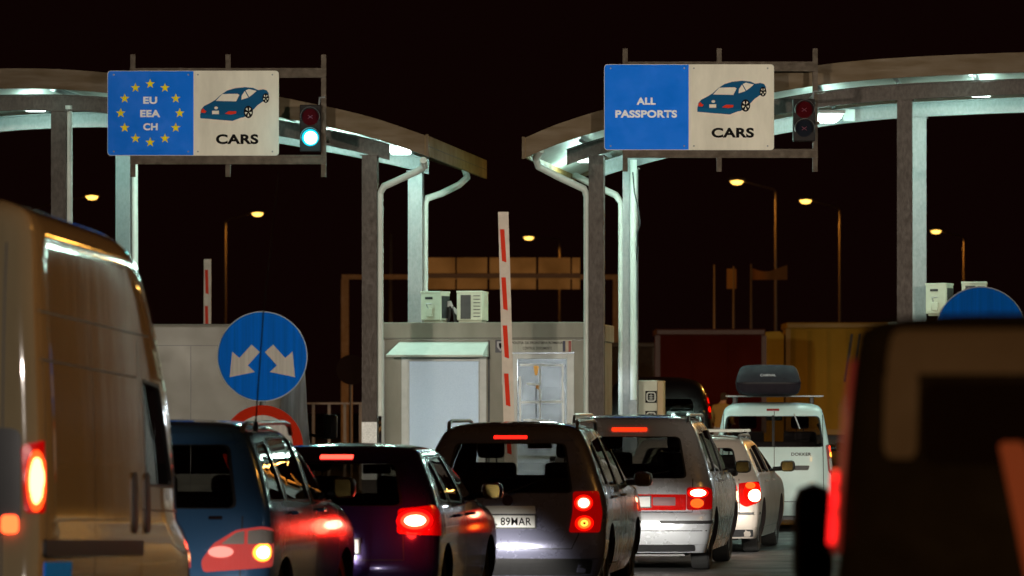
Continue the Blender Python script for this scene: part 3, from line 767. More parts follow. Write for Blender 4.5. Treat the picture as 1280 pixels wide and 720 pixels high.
def ac_unit(label, x, y0, y1, Y, wpx, mode):
    p = P(x, y1, Y); q = P(x + wpx, y0, Y); w_ = q.x - p.x; h = q.z - p.z
    r = thing('air_conditioner', label, 'air conditioner', (p.x, p.y, p.z), -AXA if mode else -.4, 'air conditioner units on booth roofs')
    cs = mat('ac_cream', (.58, .60, .48), rough=.5, noise=.12, nscale=6)
    b = MB(); D_ = .74 if mode else .34; b.box(0, w_, 0, D_, .03, h, b=.012); b.box(.02, w_ - .02, .06, .12, 0, .03); b.box(.02, w_ - .02, D_ - .12, D_ - .06, 0, .03)
    b.box(-.006, w_ + .006, -.006, D_ + .006, h - .03, h, b=.004)
    b.build('casing', cs, r)
    if mode:
        MB().box(w_ * .15, w_ * .55, -.01, -.001, .05, h - .06).build('grille', TRIM, r)
        g_ = MB()
        for k in range(7): z = .08 + k * (h - .16) / 6; g_.box(w_ * .65, w_ * .92, -.006, -.001, z, z + .012)
        g_.build('louvre', TRIM, r)
    else:
        MB().box(w_ + .001, w_ + .01, .04, .31, .06, h - .07).build('grille', TRIM, r)
        MB().box(w_ * .22, w_ * .6, -.006, -.001, h - .12, h - .085).build('badge', TRIM, r)
        MB().box(w_ * .3, w_ * .62, -.03, -.001, .08, .2, b=.01).build('valve_cover', cs, r)
        MB().tube([(w_ * .4, -.02, .2), (w_ * .35, -.05, .27), (w_ * .6, -.04, .27)], .01, 6).build('pipe', PVC, r)
    return r
ac_unit('left air conditioner on the central booth roof, beside the pale column', 526, 364, 403, 70.0, 27, 0)
ac_unit('dark-grilled air conditioner on the central booth roof, right of its twin', 571, 363.5, 403, 70.0, 32, 1)
ac_unit('air conditioner on the right booth roof, against the pale column', 1157, 354, 395, 69.9, 27, 0)
ac_unit('air conditioner peeping over the top of the right round blue sign', 1202, 352, 395, 69.9, 31, 1)
hp = MB()
for k in range(3): hp.tube([P(551, 391 - k * 4, 70.05), P(557, 384 - k * 3, 70.1), P(563, 381 - k * 2, 70.1), P(568, 386 + k * 2, 70.1), P(572, 389 + k * 2, 70.1)], .018, 6)
hp.tube([P(563, 383, 70.1), P(562, 395, 70.1), P(560, 403, 70.1)], .02, 6, 1); hp.tube([P(566, 383, 70.1), P(568, 395, 70.1), P(569, 403, 70.1)], .02, 6, 1)
tag(hp.build('coolant_pipe', [PVC, TRIM]), 'white lagged pipes joining the two air conditioners on the central booth', 'pipe')

# ticket cabinet right of the booth
cb = thing('ticket_cabinet', 'pale cabinet with black square symbols, right of the pale column', 'cabinet', P(798, 505, 68.5) * 1, -AXA); cb.location.z = .15
sc_ = F / 68.5; zt = CH + (YH - 475.5) / sc_ - .15
MB().box(0, .27, 0, .3, 0, zt, b=.01).build('casing', mat('cabinet_cream', (.52, .52, .42), rough=.5, noise=.1), cb)
MB().box(.272, .36, .0, .3, 0, zt - .005, b=.006).build('side_post', mat('cabinet_tan', (.4, .27, .13), rough=.5), cb)
for zc, hh in ((zt - .235, .085), (zt - .52, .085)):
    MB().box(.10 - .0, .265, -.012, -.001, zc - hh, zc + hh).build('symbol_plate', BLACKP, cb)
    MB().prism(rrect(.115, .25, zc - .07, zc + .07, .04), -.0150, -.0125).build('symbol_ring', mat('symbol_grey', (.45, .46, .42), rough=.5), cb)
    MB().prism(rrect(.135, .23, zc - .05, zc + .05, .02), -.0175, -.0155).build('symbol_center', BLACKP, cb)
    k_ = MB()
    for i in range(3): k_.box(.15, .215, -.020, -.018, zc - .035 + i * .025, zc - .027 + i * .025)
    k_.box(.178, .187, -.0205, -.018, zc - .04, zc + .04); k_.build('symbol_mark', MATS['symbol_grey'], cb)

# ------------------------------------------------------------------ barriers
def barrier(label, pts, wpx, Y, stripes, base):
    r = thing('barrier_gate', label, 'barrier', base, 0, 'raised barrier arms')
    (xa, ya), (xb, yb) = pts; top = P(xa, ya, Y) - Vector(base); bot = P(xb, yb, Y) - Vector(base)
    d = bot - top; L_ = d.length; wd = wpx * Y / F / 2
    def at(t, u): p = top + d * t; return (p.x + u * wd, p.z)
    MB().prism([at(0, -1), at(0, 1), at(1, 1.1), at(1, -1.1)], -.03, .03).build('arm', mat('arm_white', (.55, .47, .40), rough=.5, noise=.15), r)
    for (t0, t1) in stripes:
        MB().prism([at(t0, -.72), at(t0, .15), at(t1 + .005, .35), at(t1, -.5)], -.034, -.0305).build('red_stripe', REDP, r)
    MB().box(bot.x - .2, bot.x + .2, -.18, .2, 0, bot.z + .1, b=.03).build('housing', mat('barrier_yellow', (.55, .33, .05), rough=.5), r)
    return r
b1 = P(637, 600, 64); 
barrier('tall raised red and white barrier arm in front of the booth', ((629, 265), (640, 660)), 13, 64, [(.055 + i * .152, .155 + i * .152) for i in range(6)], (b1.x, 64, .15))
b2 = P(260, 600, 86)
barrier('distant raised barrier arm behind the white panel van', ((259.5, 324), (259, 590)), 9, 86, [(.05 + i * .17, .16 + i * .17) for i in range(5)], (b2.x, 86, .0))

# ------------------------------------------------------------------ round road signs
def arrow_poly(ang, dist, L_, w_, hw, hl):
    # arrow pointing along ang starting near the centre
    ca, sa = math.cos(ang), math.sin(ang)
    pts = [(-L_ / 2, -w_), (L_ / 2 - hl, -w_), (L_ / 2 - hl, -hw), (L_ / 2, 0), (L_ / 2 - hl, hw), (L_ / 2 - hl, w_), (-L_ / 2, w_)]
    return [((x + dist) * ca - y * sa, (x + dist) * sa + y * ca) for x, y in pts]
RETRO = mat('retro_blue', (.001, .19, .95), spec=.12, rough=.5, noise=.22, nscale=26, stretch=(1, 1, .02))
RETW = mat('retro_white', (.72, .71, .68), rough=.4, noise=.2, nscale=40, stretch=(1, 1, .02))
def round_sign(label, px, py, Y, rpx, arrows=True, below=True):
    c0 = P(px, py, Y); r = rpx * Y / F
    s = thing('road_sign', label, 'road sign', (c0.x, Y, 0), 0, 'round blue keep-either-side signs'); z = c0.z
    MB().prism(circle(0, z, r, 72), 0, .02).build('rim', mat('sign_rim', (.4, .5, .6), rough=.4), s)
    MB().prism(circle(0, z, r * .975, 72), -.004, 0).build('blue_disc', RETRO, s)
    if arrows:
        for sg in (-1, 1):
            pl = arrow_poly(R(-90 + sg * 42), 0, r * .86, r * .125, r * .34, r * .46)
            MB().prism([(x + sg * r * .435, z + y - r * .14) for x, y in pl], -.007, -.004).build('arrow', RETW, s)
    MB().tube([(0, .06, 0), (0, .06, z + r * .8)], .03, 12).build('pole', GALV, s, True)
    if below:
        z2 = z - r * 1.98; n = 72; vs = []; fs = []
        MB().prism(circle(0, z2, r * .9, 72), 0, .02).build('lower_disc', RETW, s)
        for i in range(n):
            t = 2 * math.pi * i / n
            for rr in (r * .9, r * .68): vs += [(rr * math.cos(t), -.004, z2 + rr * math.sin(t))]
        fs = [(2 * i, 2 * i + 1, (2 * i + 3) % (2 * n), (2 * i + 2) % (2 * n)) for i in range(n)]
        MB().add(vs, fs).build('red_ring', REDP, s)
    return s
round_sign('round blue sign with two white arrows above a red-ringed disc', 328, 445.5, 44.3, 56.5)
round_sign('round blue sign whose top rises behind the blurred vehicle at right', 1226, 415, 44.3, 57, arrows=True, below=True)

# ================================================================== VEHICLES
# dark grey people carrier with the 89MAR plate
K = [(.20, .14, 4.25, .82), (.34, .03, 4.36, .87), (.48, .0, 4.40, .895), (.62, .03, 4.40, .90), (.78, .075, 4.36, .90), (.94, .11, 4.10, .885), (1.0, .13, 3.75, .87), (1.06, .15, 3.40, .85),
     (1.20, .20, 3.12, .80), (1.38, .28, 2.82, .725), (1.50, .34, 2.55, .665), (1.56, .40, 2.35, .62), (1.60, .50, 2.15, .53), (1.625, .72, 1.9, .38), (1.635, 1.0, 1.6, .12)]
GREYP = paint('paint_dark_grey', (128, 130, 156), metal=.35, rough=.25)
root, c = make_car('dark grey people carrier with plate ending 89MAR, brake lights on', 'car', 'cars queuing for the booths', K, carloc(633, 136), R(6.6), GREYP,
    [(-.60, .98), (.60, .98), (.515, 1.44), (-.515, 1.44)],
    [[(.42, 1.04), (.85, 1.03), (.80, 1.45), (.58, 1.42)], [(.93, 1.03), (1.72, 1.02), (1.72, 1.50), (.88, 1.46)], [(1.80, 1.02), (2.62, 1.02), (2.40, 1.40), (2.2, 1.49), (1.80, 1.50)]],
    [(-.68, 1.10), (.68, 1.10), (.55, 1.50), (-.55, 1.50)], 1.02, 3.35, (.82, 3.5, .32), name='people_carrier',
    seams=[[(.88, .30), (.90, 1.0)], [(1.76, .30), (1.76, 1.0)], [(2.75, .30), (2.72, 1.0)], [(.9, .30), (2.75, .30)]],
    rseams=[[(-.62, .98), (-.66, .60), (-.60, .47), (.60, .47), (.66, .60), (.62, .98)]])
def lamps(c, root, poly, bulbs, lens=REDLENS, off=.012, sides=(1, -1)):
    for sd in sides:
        o = c.patch('arc', [(sd * a, z) for a, z in poly], off=off, th=.03, r=.03).build('tail_lamp', lens, root, True)
        for k_, (a, z, rx, rz_, m) in enumerate(bulbs):
            b = c.patch('arc', circle(sd * a, z, rx, 18, rz_), off=off + .005 + .002 * k_, th=.01, r=.001).build('bulb', m, o, True)
lamps(c, root, [(.60, .995), (.84, 1.0), (.88, .80), (.86, .62), (.57, .62), (.60, .80)],
      [(.70, .89, .085, .075, ARED), (.70, .89, .065, .056, emis('brake_mid', (1, .05, .02), 3)), (.70, .89, .050, .043, HOT), (.71, .705, .085, .07, ARED), (.71, .705, .058, .05, emis('amber_mid', (1, .12, .01), 2.2)), (.71, .705, .034, .03, HOTY), (.71, .705, .013, .011, REDDARK)])
c.patch('rx', [(-.155, 1.478), (.155, 1.478), (.155, 1.508), (-.155, 1.508)], off=.012, th=.02, r=.008).build('high_brake_lamp', emis('high_brake_glow', (1, .012, .006), 3.0), root, True)
c.patch('rx', [(-.57, 1.535), (.57, 1.535), (.60, 1.465), (-.60, 1.465)], off=.008, th=.04, r=.03).build('spoiler', GREYP, root, True)
plate(c, root, 0, .72, 'TL 89MAR')
c.patch('rx', [(-.27, .79), (.265, .79), (.255, .862), (-.20, .862)], off=.016, th=.02, r=.01).build('boot_strip', PLATE, root, True)
c.patch('rx', circle(0, .91, .05, 20), off=.014, th=.012, r=.001).build('badge', CHROME, root, True)
c.patch('arc', [(-.95, .22), (.95, .22), (.98, .38), (-.98, .38)], off=.006, th=.01, r=.03).build('bumper_insert', TRIM, root, True)
door_mirror(root, .93, 2.72, 1.0, GREYP, 1); door_mirror(root, -.93, 2.72, 1.0, GREYP, -1)
handle(c, root, 1.15, .93, GREYP); handle(c, root, 2.05, .93, GREYP)
rails(c, root, .60, .50, 2.3, 1.60, .04); headlights(c, root, .62, .70, 900)
wiper(c, root, 0, .98, .35, 1.12)

# silver people carrier
K = [(.20, .16, 4.35, .82), (.34, .03, 4.46, .87), (.50, .0, 4.50, .90), (.60, .02, 4.50, .905), (.66, .07, 4.48, .905), (.80, .09, 4.42, .905), (.94, .12, 4.20, .89), (1.0, .14, 3.9, .875), (1.06, .16, 3.5, .86),
     (1.20, .21, 3.22, .82), (1.40, .29, 2.90, .75), (1.54, .36, 2.6, .69), (1.61, .42, 2.4, .64), (1.65, .52, 2.2, .55), (1.675, .74, 1.95, .40), (1.685, 1.0, 1.6, .12)]
SILV = paint('paint_silver', (212, 216, 222), metal=.3, rough=.25)
root, c = make_car('silver people carrier with red lamp band across its tailgate', 'car', 'cars queuing for the booths', K, carloc(783, 116.5), R(7.0), SILV,
    [(-.64, 1.00), (.64, 1.00), (.55, 1.45), (-.55, 1.45)],
    [[(.42, 1.06), (1.15, 1.05), (1.15, 1.50), (.62, 1.49)], [(1.24, 1.05), (2.10, 1.04), (2.08, 1.53), (1.24, 1.52)], [(2.19, 1.04), (3.0, 1.04), (2.65, 1.44), (2.4, 1.53), (2.17, 1.54)]],
    [(-.7, 1.12), (.7, 1.12), (.58, 1.54), (-.58, 1.54)], 1.04, 3.45, (.82, 3.6, .32), name='people_carrier', tint='car_glass_mid',
    seams=[[(1.2, .30), (1.2, 1.03)], [(2.14, .30), (2.14, 1.03)], [(3.05, .30), (3.05, 1.02)], [(1.2, .30), (3.05, .30)]],
    rseams=[[(-.70, 1.0), (-.70, .64), (.70, .64), (.70, 1.0)], [(-.86, .44), (.86, .44)]])
lamps(c, root, [(.64, .905), (.86, .91), (.93, .88), (.93, .67), (.64, .66)], [(.76, .845, .115, .055, ARED), (.76, .845, .085, .040, HOT), (.75, .735, .07, .05, emis('amber_red_glow', (1, .09, .01), 2.2))])
c.patch('rx', [(-.645, .83), (.635, .83), (.635, .66), (-.60, .66)], off=.008, th=.02, r=.01).build('reflector_band', REDLENS, root, True)
for sd in (1, -1): c.patch('rx', [(sd * .52, .80), (sd * .28, .80), (sd * .28, .71), (sd * .52, .71)], off=.014, th=.02, r=.01).build('reflector_lens', mat('reflector_pink', (.30, .15, .16), rough=.2, coat=.6), root, True)
c.patch('rx', [(-.19, 1.512), (.19, 1.512), (.19, 1.545), (-.19, 1.545)], off=.03, th=.03, r=.008).build('high_brake_lamp', emis('high_brake_glow_b', (1, .03, .004), 2.0), root, True)
c.patch('rx', [(-.56, 1.60), (.56, 1.60), (.60, 1.49), (-.60, 1.49)], off=.012, th=.05, r=.03).build('spoiler', SILV, root, True)
plate(c, root, 0.02, .75, '', w=.46)
c.patch('arc', [(.36, .55), (.98, .55), (.98, .515), (.36, .515)], off=.012, th=.02, r=.008).build('bumper_strip', TRIM, root, True)
c.patch('arc', [(-.36, .55), (-.98, .55), (-.98, .515), (-.36, .515)], off=.012, th=.02, r=.008).build('bumper_strip', TRIM, root, True)
c.patch('arc', [(-.9, .21), (.9, .21), (.9, .29), (-.9, .29)], off=.006, th=.01, r=.03).build('bumper_insert', TRIM, root, True)
MB().tube([(.1, .2, .28), (.1, -.02, .27), (.1, -.03, .33)], .02, 8).build('tow_ball', GALV, root, True)
MB().tube([(-.5, .4, .27), (-.5, .02, .26)], .035, 10).build('exhaust', ALLOY, root, True)
door_mirror(root, .94, 3.0, 1.02, BLK, 1); door_mirror(root, -.94, 3.0, 1.02, BLK, -1)
handle(c, root, 1.45, .96, SILV); handle(c, root, 2.4, .96, SILV)
rails(c, root, .62, .48, 2.5, 1.64, .04); headlights(c, root, .64, .72, 480)
wiper(c, root, 0, 1.0, .45, 1.08)

# silver estate
K = [(.18, .16, 4.35, .80), (.32, .03, 4.46, .84), (.46, .0, 4.50, .86), (.58, .02, 4.50, .865), (.72, .06, 4.46, .865), (.84, .09, 4.25, .85), (.90, .12, 3.8, .84), (.95, .15, 3.4, .83),
     (1.06, .24, 3.15, .78), (1.20, .38, 2.85, .71), (1.31, .50, 2.6, .645), (1.37, .60, 2.4, .58), (1.40, .75, 2.2, .46), (1.42, 1.0, 1.9, .25), (1.425, 1.2, 1.6, .08)]
SIL2 = paint('paint_pale_silver', (200, 190, 180), metal=.3, rough=.33)
root, c = make_car('low silver estate car with crossbars, ahead of the silver people carrier', 'car', 'cars queuing for the booths', K, carloc(858, 104), R(7.8), SIL2,
    [(-.62, .93), (.62, .93), (.52, 1.27), (-.52, 1.27)],
    [[(.55, .97), (1.05, .96), (1.10, 1.28), (.80, 1.25)], [(1.14, .96), (2.0, .95), (2.0, 1.31), (1.18, 1.29)], [(2.08, .95), (3.0, .95), (2.55, 1.25), (2.07, 1.31)]],
    [(-.66, 1.0), (.66, 1.0), (.55, 1.31), (-.55, 1.31)], .95, 3.35, (.85, 3.5, .31), name='estate_car',
    seams=[[(1.1, .30), (1.1, .93)], [(2.04, .30), (2.04, .93)], [(3.0, .30), (3.0, .93)], [(1.1, .30), (3.0, .30)]],
    rseams=[[(-.62, .90), (-.64, .5), (.64, .5), (.62, .90)]])
lamps(c, root, [(.62, .85), (.90, .87), (.98, .66), (.72, .56), (.64, .60)], [(.80, .74, .12, .12, ARED), (.82, .70, .085, .075, HOT), (.76, .82, .06, .04, emis('amber_red_glow', (1, .09, .01), 2.2))], lens=REDLENS)
c.patch('arc', [(-1.0, .50), (1.0, .50), (1.0, .47), (-1.0, .47)], off=.012, th=.02, r=.008).build('bumper_strip', TRIM, root, True)
c.patch('arc', [(-.8, .2), (.8, .2), (.8, .29), (-.8, .29)], off=.008, th=.01, r=.02).build('bumper_insert', TRIM, root, True)
plate(c, root, 0, .66, '')
door_mirror(root, .90, 2.9, .95, BLK, 1); door_mirror(root, -.90, 2.9, .95, BLK, -1)
handle(c, root, 1.35, .86, SIL2); handle(c, root, 2.3, .86, SIL2)
rails(c, root, .56, .75, 2.3, 1.37, .05)
for y in (1.0, 2.0): MB().box(-.66, .60, y - .03, y + .03, 1.455, 1.49, b=.01).build('crossbar', DECK, root)
headlights(c, root, .62, .64, 200)

# white high-roofed leisure van with roof box
K = [(.22, .12, 4.25, .84), (.36, .02, 4.34, .87), (.52, .0, 4.38, .885), (.70, .03, 4.38, .89), (.90, .05, 4.25, .885), (1.05, .07, 3.9, .875), (1.12, .08, 3.55, .865), (1.3, .12, 3.3, .84),
     (1.5, .18, 3.0, .80), (1.66, .24, 2.75, .765), (1.74, .29, 2.6, .73), (1.79, .37, 2.45, .65), (1.815, .55, 2.2, .5), (1.825, .9, 1.9, .2)]
K = [(a, b, c_, d * .93) for a, b, c_, d in K]
WHT = paint('paint_white', (214, 240, 240), metal=.0, rough=.35)
root, c = make_car('white family van carrying a dark roof box', 'car', 'cars queuing for the booths', K, carloc(966, 88.5), R(3.5), WHT,
    [(-.72, 1.19), (.72, 1.19), (.66, 1.63), (-.66, 1.63)],
    [[(.42, 1.2), (1.25, 1.19), (1.25, 1.6), (.5, 1.6)], [(1.35, 1.19), (2.2, 1.18), (2.2, 1.62), (1.35, 1.61)], [(2.3, 1.18), (3.1, 1.17), (2.8, 1.5), (2.3, 1.62)]],
    [(-.72, 1.22), (.72, 1.22), (.64, 1.66), (-.64, 1.66)], 1.18, 3.5, (.8, 3.5, .32), name='family_van', tint='car_glass',
    seams=[[(1.3, .3), (1.3, 1.7)], [(2.25, .3), (2.25, 1.7)]],
    rseams=[[(0.02, 1.7), (0.02, .42)], [(-.7, 1.7), (-.72, .42), (.72, .42), (.7, 1.7)]])
lamps(c, root, [(.76, 1.22), (.90, 1.24), (.96, 1.05), (.93, .78), (.80, .84)], [(.865, 1.165, .05, .045, emis('lamp_red_mid', (1, .05, .02), 3)), (.865, 1.085, .045, .035, HOTY)], lens=mat('clear_red_lens', (.35, .10, .10), rough=.2, coat=.8))
for sd in (1, -1):
    c.patch('arc', [(sd * .80, 1.03), (sd * .92, 1.03), (sd * .92, .85), (sd * .82, .86)], off=.02, th=.02, r=.02).build('reversing_lamp', CLEARLENS, root, True)
c.patch('rx', [(-.09, 1.70), (.09, 1.70), (.09, 1.735), (-.09, 1.735)], off=.01, th=.02, r=.012).build('high_brake_lamp', REDDARK, root, True)
c.patch('rx', [(.10, .93), (.52, .93), (.50, .865), (.10, .865)], off=.004, th=.01, r=.02).build('door_recess', TRIM, root, True)
c.patch('rx', [(-.012, 1.20), (.012, 1.20), (.012, 1.64), (-.012, 1.64)], off=.004, th=.01, r=.004).build('door_pillar', BLK, root, True)
q_ = c.pt('rx', .4, 1.09, .006); text('DOKKER', .40, 1.09, .28, .045, q_.y - .004, TRIM, root, name='model_badge'); 
plate(c, root, -.25, .70, '')
for x0_, z0_ in ((-.42, 1.20), (.30, 1.62)): MB().tube([c.pt('rx', x0_, z0_ if z0_ < 1.5 else 1.66, .03), c.pt('rx', x0_ + .08, 1.45, .02)], .01, 6).build('rear_wiper', PVC, root)
for y in (.75, 1.9):
    MB().box(-.68, .72, y - .03, y + .03, 1.90, 1.925, b=.008).build('crossbar', ALLOY, root)
    for sd in (1, -1): MB().box(sd * .55 - .03, sd * .55 + .03, y - .04, y + .04, 1.78, 1.90, b=.01).build('bar_foot', BLK, root)
headlights(c, root, .62, .8, 60); door_mirror(root, .90, 3.0, 1.1, BLK, 1)
rb = thing('roof_box', 'dark grey roof box strapped on the white family van', 'roof box', root.location + Vector((-.05, .3, 1.925)), root.rotation_euler.z)
bx = Car([(.0, .12, 1.9, .36), (.03, .05, 1.98, .42), (.10, .02, 2.0, .455), (.17, .0, 2.02, .46), (.20, .01, 2.02, .46), (.30, .07, 1.9, .435), (.38, .14, 1.7, .40), (.42, .20, 1.4, .34), (.435, .3, 1.2, .2)], Rr=.12, nr=3, Rf=.4)
bx.loft().build('lid', mat('roof_box_grey', (.014, .010, .017), spec=.25, rough=.6, noise=.15), rb, True)
bx.patch('arc', [(-.9, .18), (.9, .18), (.9, .165), (-.9, .165)], off=.006, th=.01, r=.002).build('lid_seam', BLK, rb, True)
q_ = bx.pt('rx', 0, .28, .0); text('CAMINAL', 0, .285, .22, .035, q_.y - .03, mat('box_letters', (.5, .55, .6), rough=.4), rb)
# dark blue hatchback
K = [(.18, .18, 4.05, .80), (.32, .05, 4.14, .85), (.46, .0, 4.18, .87), (.60, .02, 4.18, .875), (.76, .05, 4.10, .875), (.88, .08, 3.75, .865), (.94, .10, 3.35, .855), (1.0, .13, 3.05, .84),
     (1.12, .22, 2.85, .79), (1.26, .36, 2.6, .715), (1.37, .50, 2.35, .65), (1.42, .60, 2.2, .60), (1.45, .72, 2.0, .50), (1.468, .95, 1.8, .32), (1.475, 1.1, 1.6, .1)]
NAVY = paint('paint_navy', (52, 38, 100), metal=.4, rough=.2)
root, c = make_car('low navy hatchback with glaring right brake light', 'car', 'cars queuing for the booths', K, carloc(408, 156), R(7.6), NAVY,
    [(-.60, .98), (.60, .98), (.50, 1.32), (-.50, 1.32)],
    [[(.60, 1.02), (.98, 1.0), (1.02, 1.34), (.86, 1.31)], [(1.08, 1.0), (1.75, .98), (1.75, 1.37), (1.12, 1.35)], [(1.84, .98), (2.65, .97), (2.25, 1.30), (1.84, 1.37)]],
    [(-.66, 1.03), (.66, 1.03), (.55, 1.35), (-.55, 1.35)], .98, 3.05, (.75, 3.3, .31), name='hatchback', Rr=.28, tint='car_glass_mid',
    seams=[[(1.02, .3), (1.05, .98)], [(1.79, .3), (1.79, .96)], [(2.7, .3), (2.68, .95)], [(1.02, .3), (2.7, .3)]],
    rseams=[[(-.6, .94), (-.62, .55), (.62, .55), (.6, .94)]])
lamps(c, root, [(.56, .96), (.86, .99), (1.02, .90), (1.0, .74), (.56, .76)], [(.70, .865, .15, .095, emis('lamp_red_deep', (1, .003, .003), 1.5)), (.70, .865, .115, .07, emis('lamp_red_mid2', (1, .03, .01), 4)), (.70, .865, .085, .045, emis('lamp_white_hot', (1, .42, .25), 10))], sides=(1,))
c.patch('arc', [(-.56, .96), (-.86, .99), (-1.02, .90), (-1.0, .74), (-.56, .76)], off=.012, th=.03, r=.03).build('tail_lamp', REDDARK, root, True)
c.patch('rx', [(-.135, 1.355), (.135, 1.355), (.135, 1.388), (-.135, 1.388)], off=.02, th=.03, r=.01).build('high_brake_lamp', emis('high_brake_hot', (1, .05, .03), 5), root, True)
c.patch('rx', [(-.52, 1.41), (.52, 1.41), (.55, 1.33), (-.55, 1.33)], off=.010, th=.05, r=.03).build('spoiler', NAVY, root, True)
c.patch('rx', circle(0, .88, .045, 16), off=.014, th=.012, r=.001).build('badge', CHROME, root, True)
plate(c, root, 0, .66, ''); q_ = None
for sd, pw in ((1, 9),): lamp('POINT', c.pt('arc', sd * .70, .865, .22), pw, (1, .02, .01), .08, parent=root, name='brake_glow')
door_mirror(root, .90, 2.55, .99, NAVY, 1); door_mirror(root, -.90, 2.55, .99, NAVY, -1)
handle(c, root, 1.3, .88, NAVY); handle(c, root, 2.1, .88, NAVY)
headlights(c, root, .62, .66, 380)

# blue minivan
K = [(.22, .12, 4.2, .82), (.36, .02, 4.3, .86), (.52, .0, 4.34, .88), (.70, .04, 4.34, .885), (.88, .08, 4.2, .88), (1.0, .11, 3.75, .87), (1.06, .13, 3.4, .86), (1.2, .18, 3.1, .82),
     (1.4, .26, 2.8, .75), (1.53, .33, 2.5, .69), (1.60, .40, 2.3, .64), (1.65, .52, 2.1, .54), (1.675, .75, 1.9, .38), (1.685, 1.0, 1.6, .12)]
BLU = paint('paint_mid_blue', (66, 112, 160), metal=.2, rough=.22)
root, c = make_car('mid-blue people carrier with a whip aerial, in front of the tall van', 'car', 'cars queuing for the booths', [(a, b * .93, c_ * .93, d) for a, b, c_, d in K], carloc(178, 175), R(8.6), BLU,
    [(-.66, 1.05), (.66, 1.05), (.57, 1.51), (-.57, 1.51)],
    [[(.40, 1.10), (.92, 1.09), (.92, 1.53), (.58, 1.51)], [(1.0, 1.09), (1.85, 1.07), (1.85, 1.56), (1.0, 1.55)], [(1.94, 1.07), (2.7, 1.05), (2.3, 1.42), (2.1, 1.54), (1.94, 1.56)]],
    [(-.68, 1.12), (.68, 1.12), (.56, 1.54), (-.56, 1.54)], 1.05, 3.1, (.8, 3.2, .32), name='people_carrier', tint='car_glass_mid',
    seams=[[(.96, .3), (.96, 1.05)], [(1.9, .3), (1.9, 1.05)], [(2.9, .3), (2.9, 1.05)], [(.96, .3), (2.9, .3)]],
    rseams=[[(-.7, 1.0), (-.7, .5), (.7, .5), (.7, 1.0)]])
PINK = mat('pink_lens', (.50, .07, .06), rough=.2, coat=.8, emit=.34, ecol=(1, .10, .09), bump=.4, bscale=22, stretch=(3, 1, .4))
lamps(c, root, [(.42, .68), (.50, .80), (.66, .90), (.84, .925), (1.0, .90), (1.04, .70), (1.0, .64), (.44, .60)],
      [(.86, .74, .075, .065, HOTY), (.86, .74, .05, .045, HOT), (.56, .745, .09, .04, emis('pink_glow', (1, .35, .28), 1.3))], lens=PINK)
for sd in (1, -1):
    c.patch('arc', [(sd * .56, .80), (sd * .72, .80), (sd * .72, .895), (sd * .66, .88)], off=.02, th=.01, r=.01).build('clear_lens', CLEARLENS, root, True)
    c.patch('arc', [(sd * .745, .80), (sd * .98, .80), (sd * .98, .885), (sd * .84, .905), (sd * .745, .895)], off=.02, th=.01, r=.01).build('clear_lens', CLEARLENS, root, True)
c.patch('rx', [(-.57, 1.60), (.57, 1.60), (.60, 1.53), (-.60, 1.53)], off=.012, th=.05, r=.03).build('spoiler', BLU, root, True)
rails(c, root, .62, .48, 2.3, 1.62, .04)
door_mirror(root, .90, 2.6, 1.08, BLK, 1, w=.16, h=.16); door_mirror(root, -.90, 2.6, 1.08, BLK, -1, w=.16, h=.16)
handle(c, root, 1.2, 1.0, BLU); handle(c, root, 2.2, 1.0, BLU)
MB().tube([(.66, .8, 1.60), (.66, .8, 1.67)], .018, 8).build('aerial_base', BLK, root)
MB().tube([(.66, .8, 1.67), (.72, .8, 2.5), (.83, .8, 3.5)], [.006, .005, .003], 6).build('whip_aerial', TRIM, root)
plate(c, root, 0, .70, ''); headlights(c, root, .62, .72, 60)
c.patch('rx', [(.46, .975), (.56, .975), (.56, 1.0), (.46, 1.0)], off=.012, th=.02, r=.008).build('badge', CHROME, root, True)

# tall van, left foreground
K = [(.30, .02, 5.20, .93), (.45, .0, 5.32, .97), (.62, .0, 5.36, .985), (.80, .02, 5.34, .995), (.95, .03, 5.28, 1.0), (1.08, .03, 5.05, 1.0), (1.16, .03, 4.82, 1.0), (1.4, .03, 4.76, .995), (1.7, .04, 4.66, .985),
     (2.0, .05, 4.50, .970), (2.3, .07, 4.25, .953), (2.55, .10, 3.95, .94), (2.70, .13, 3.65, .92), (2.79, .18, 3.40, .86), (2.85, .28, 3.1, .70), (2.87, .45, 2.8, .45), (2.88, .7, 2.4, .2)]
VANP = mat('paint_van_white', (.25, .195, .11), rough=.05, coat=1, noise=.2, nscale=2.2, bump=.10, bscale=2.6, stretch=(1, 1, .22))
XV, SV = -47, 236.0
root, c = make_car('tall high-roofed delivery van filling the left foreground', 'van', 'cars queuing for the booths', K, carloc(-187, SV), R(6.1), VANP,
    [(-.8, 1.3), (-.08, 1.3), (-.08, 1.9), (-.8, 1.9)], [[(3.15, 1.34), (4.1, 1.34), (3.72, 1.96), (3.15, 1.98)]],
    [(-.85, 1.35), (.85, 1.35), (.78, 2.1), (-.78, 2.1)], 1.3, 4.4, (1.0, 4.35, .36), name='delivery_van', Rr=.10, nr=3.0, Rf=.7, tint='car_glass', seats=False,
    seams=[[(.10, 2.24), (3.45, 2.24)], [(.12, 1.98), (2.98, 1.98)], [(1.62, .5), (1.62, 2.24)], [(3.04, .5), (3.04, 2.2)], [(.25, .5), (.25, 2.0)], [(3.04, 1.2), (4.5, 1.2)]],
    rseams=[[(0, .5), (0, 2.6)], [(.80, .5), (.80, 2.6)]])
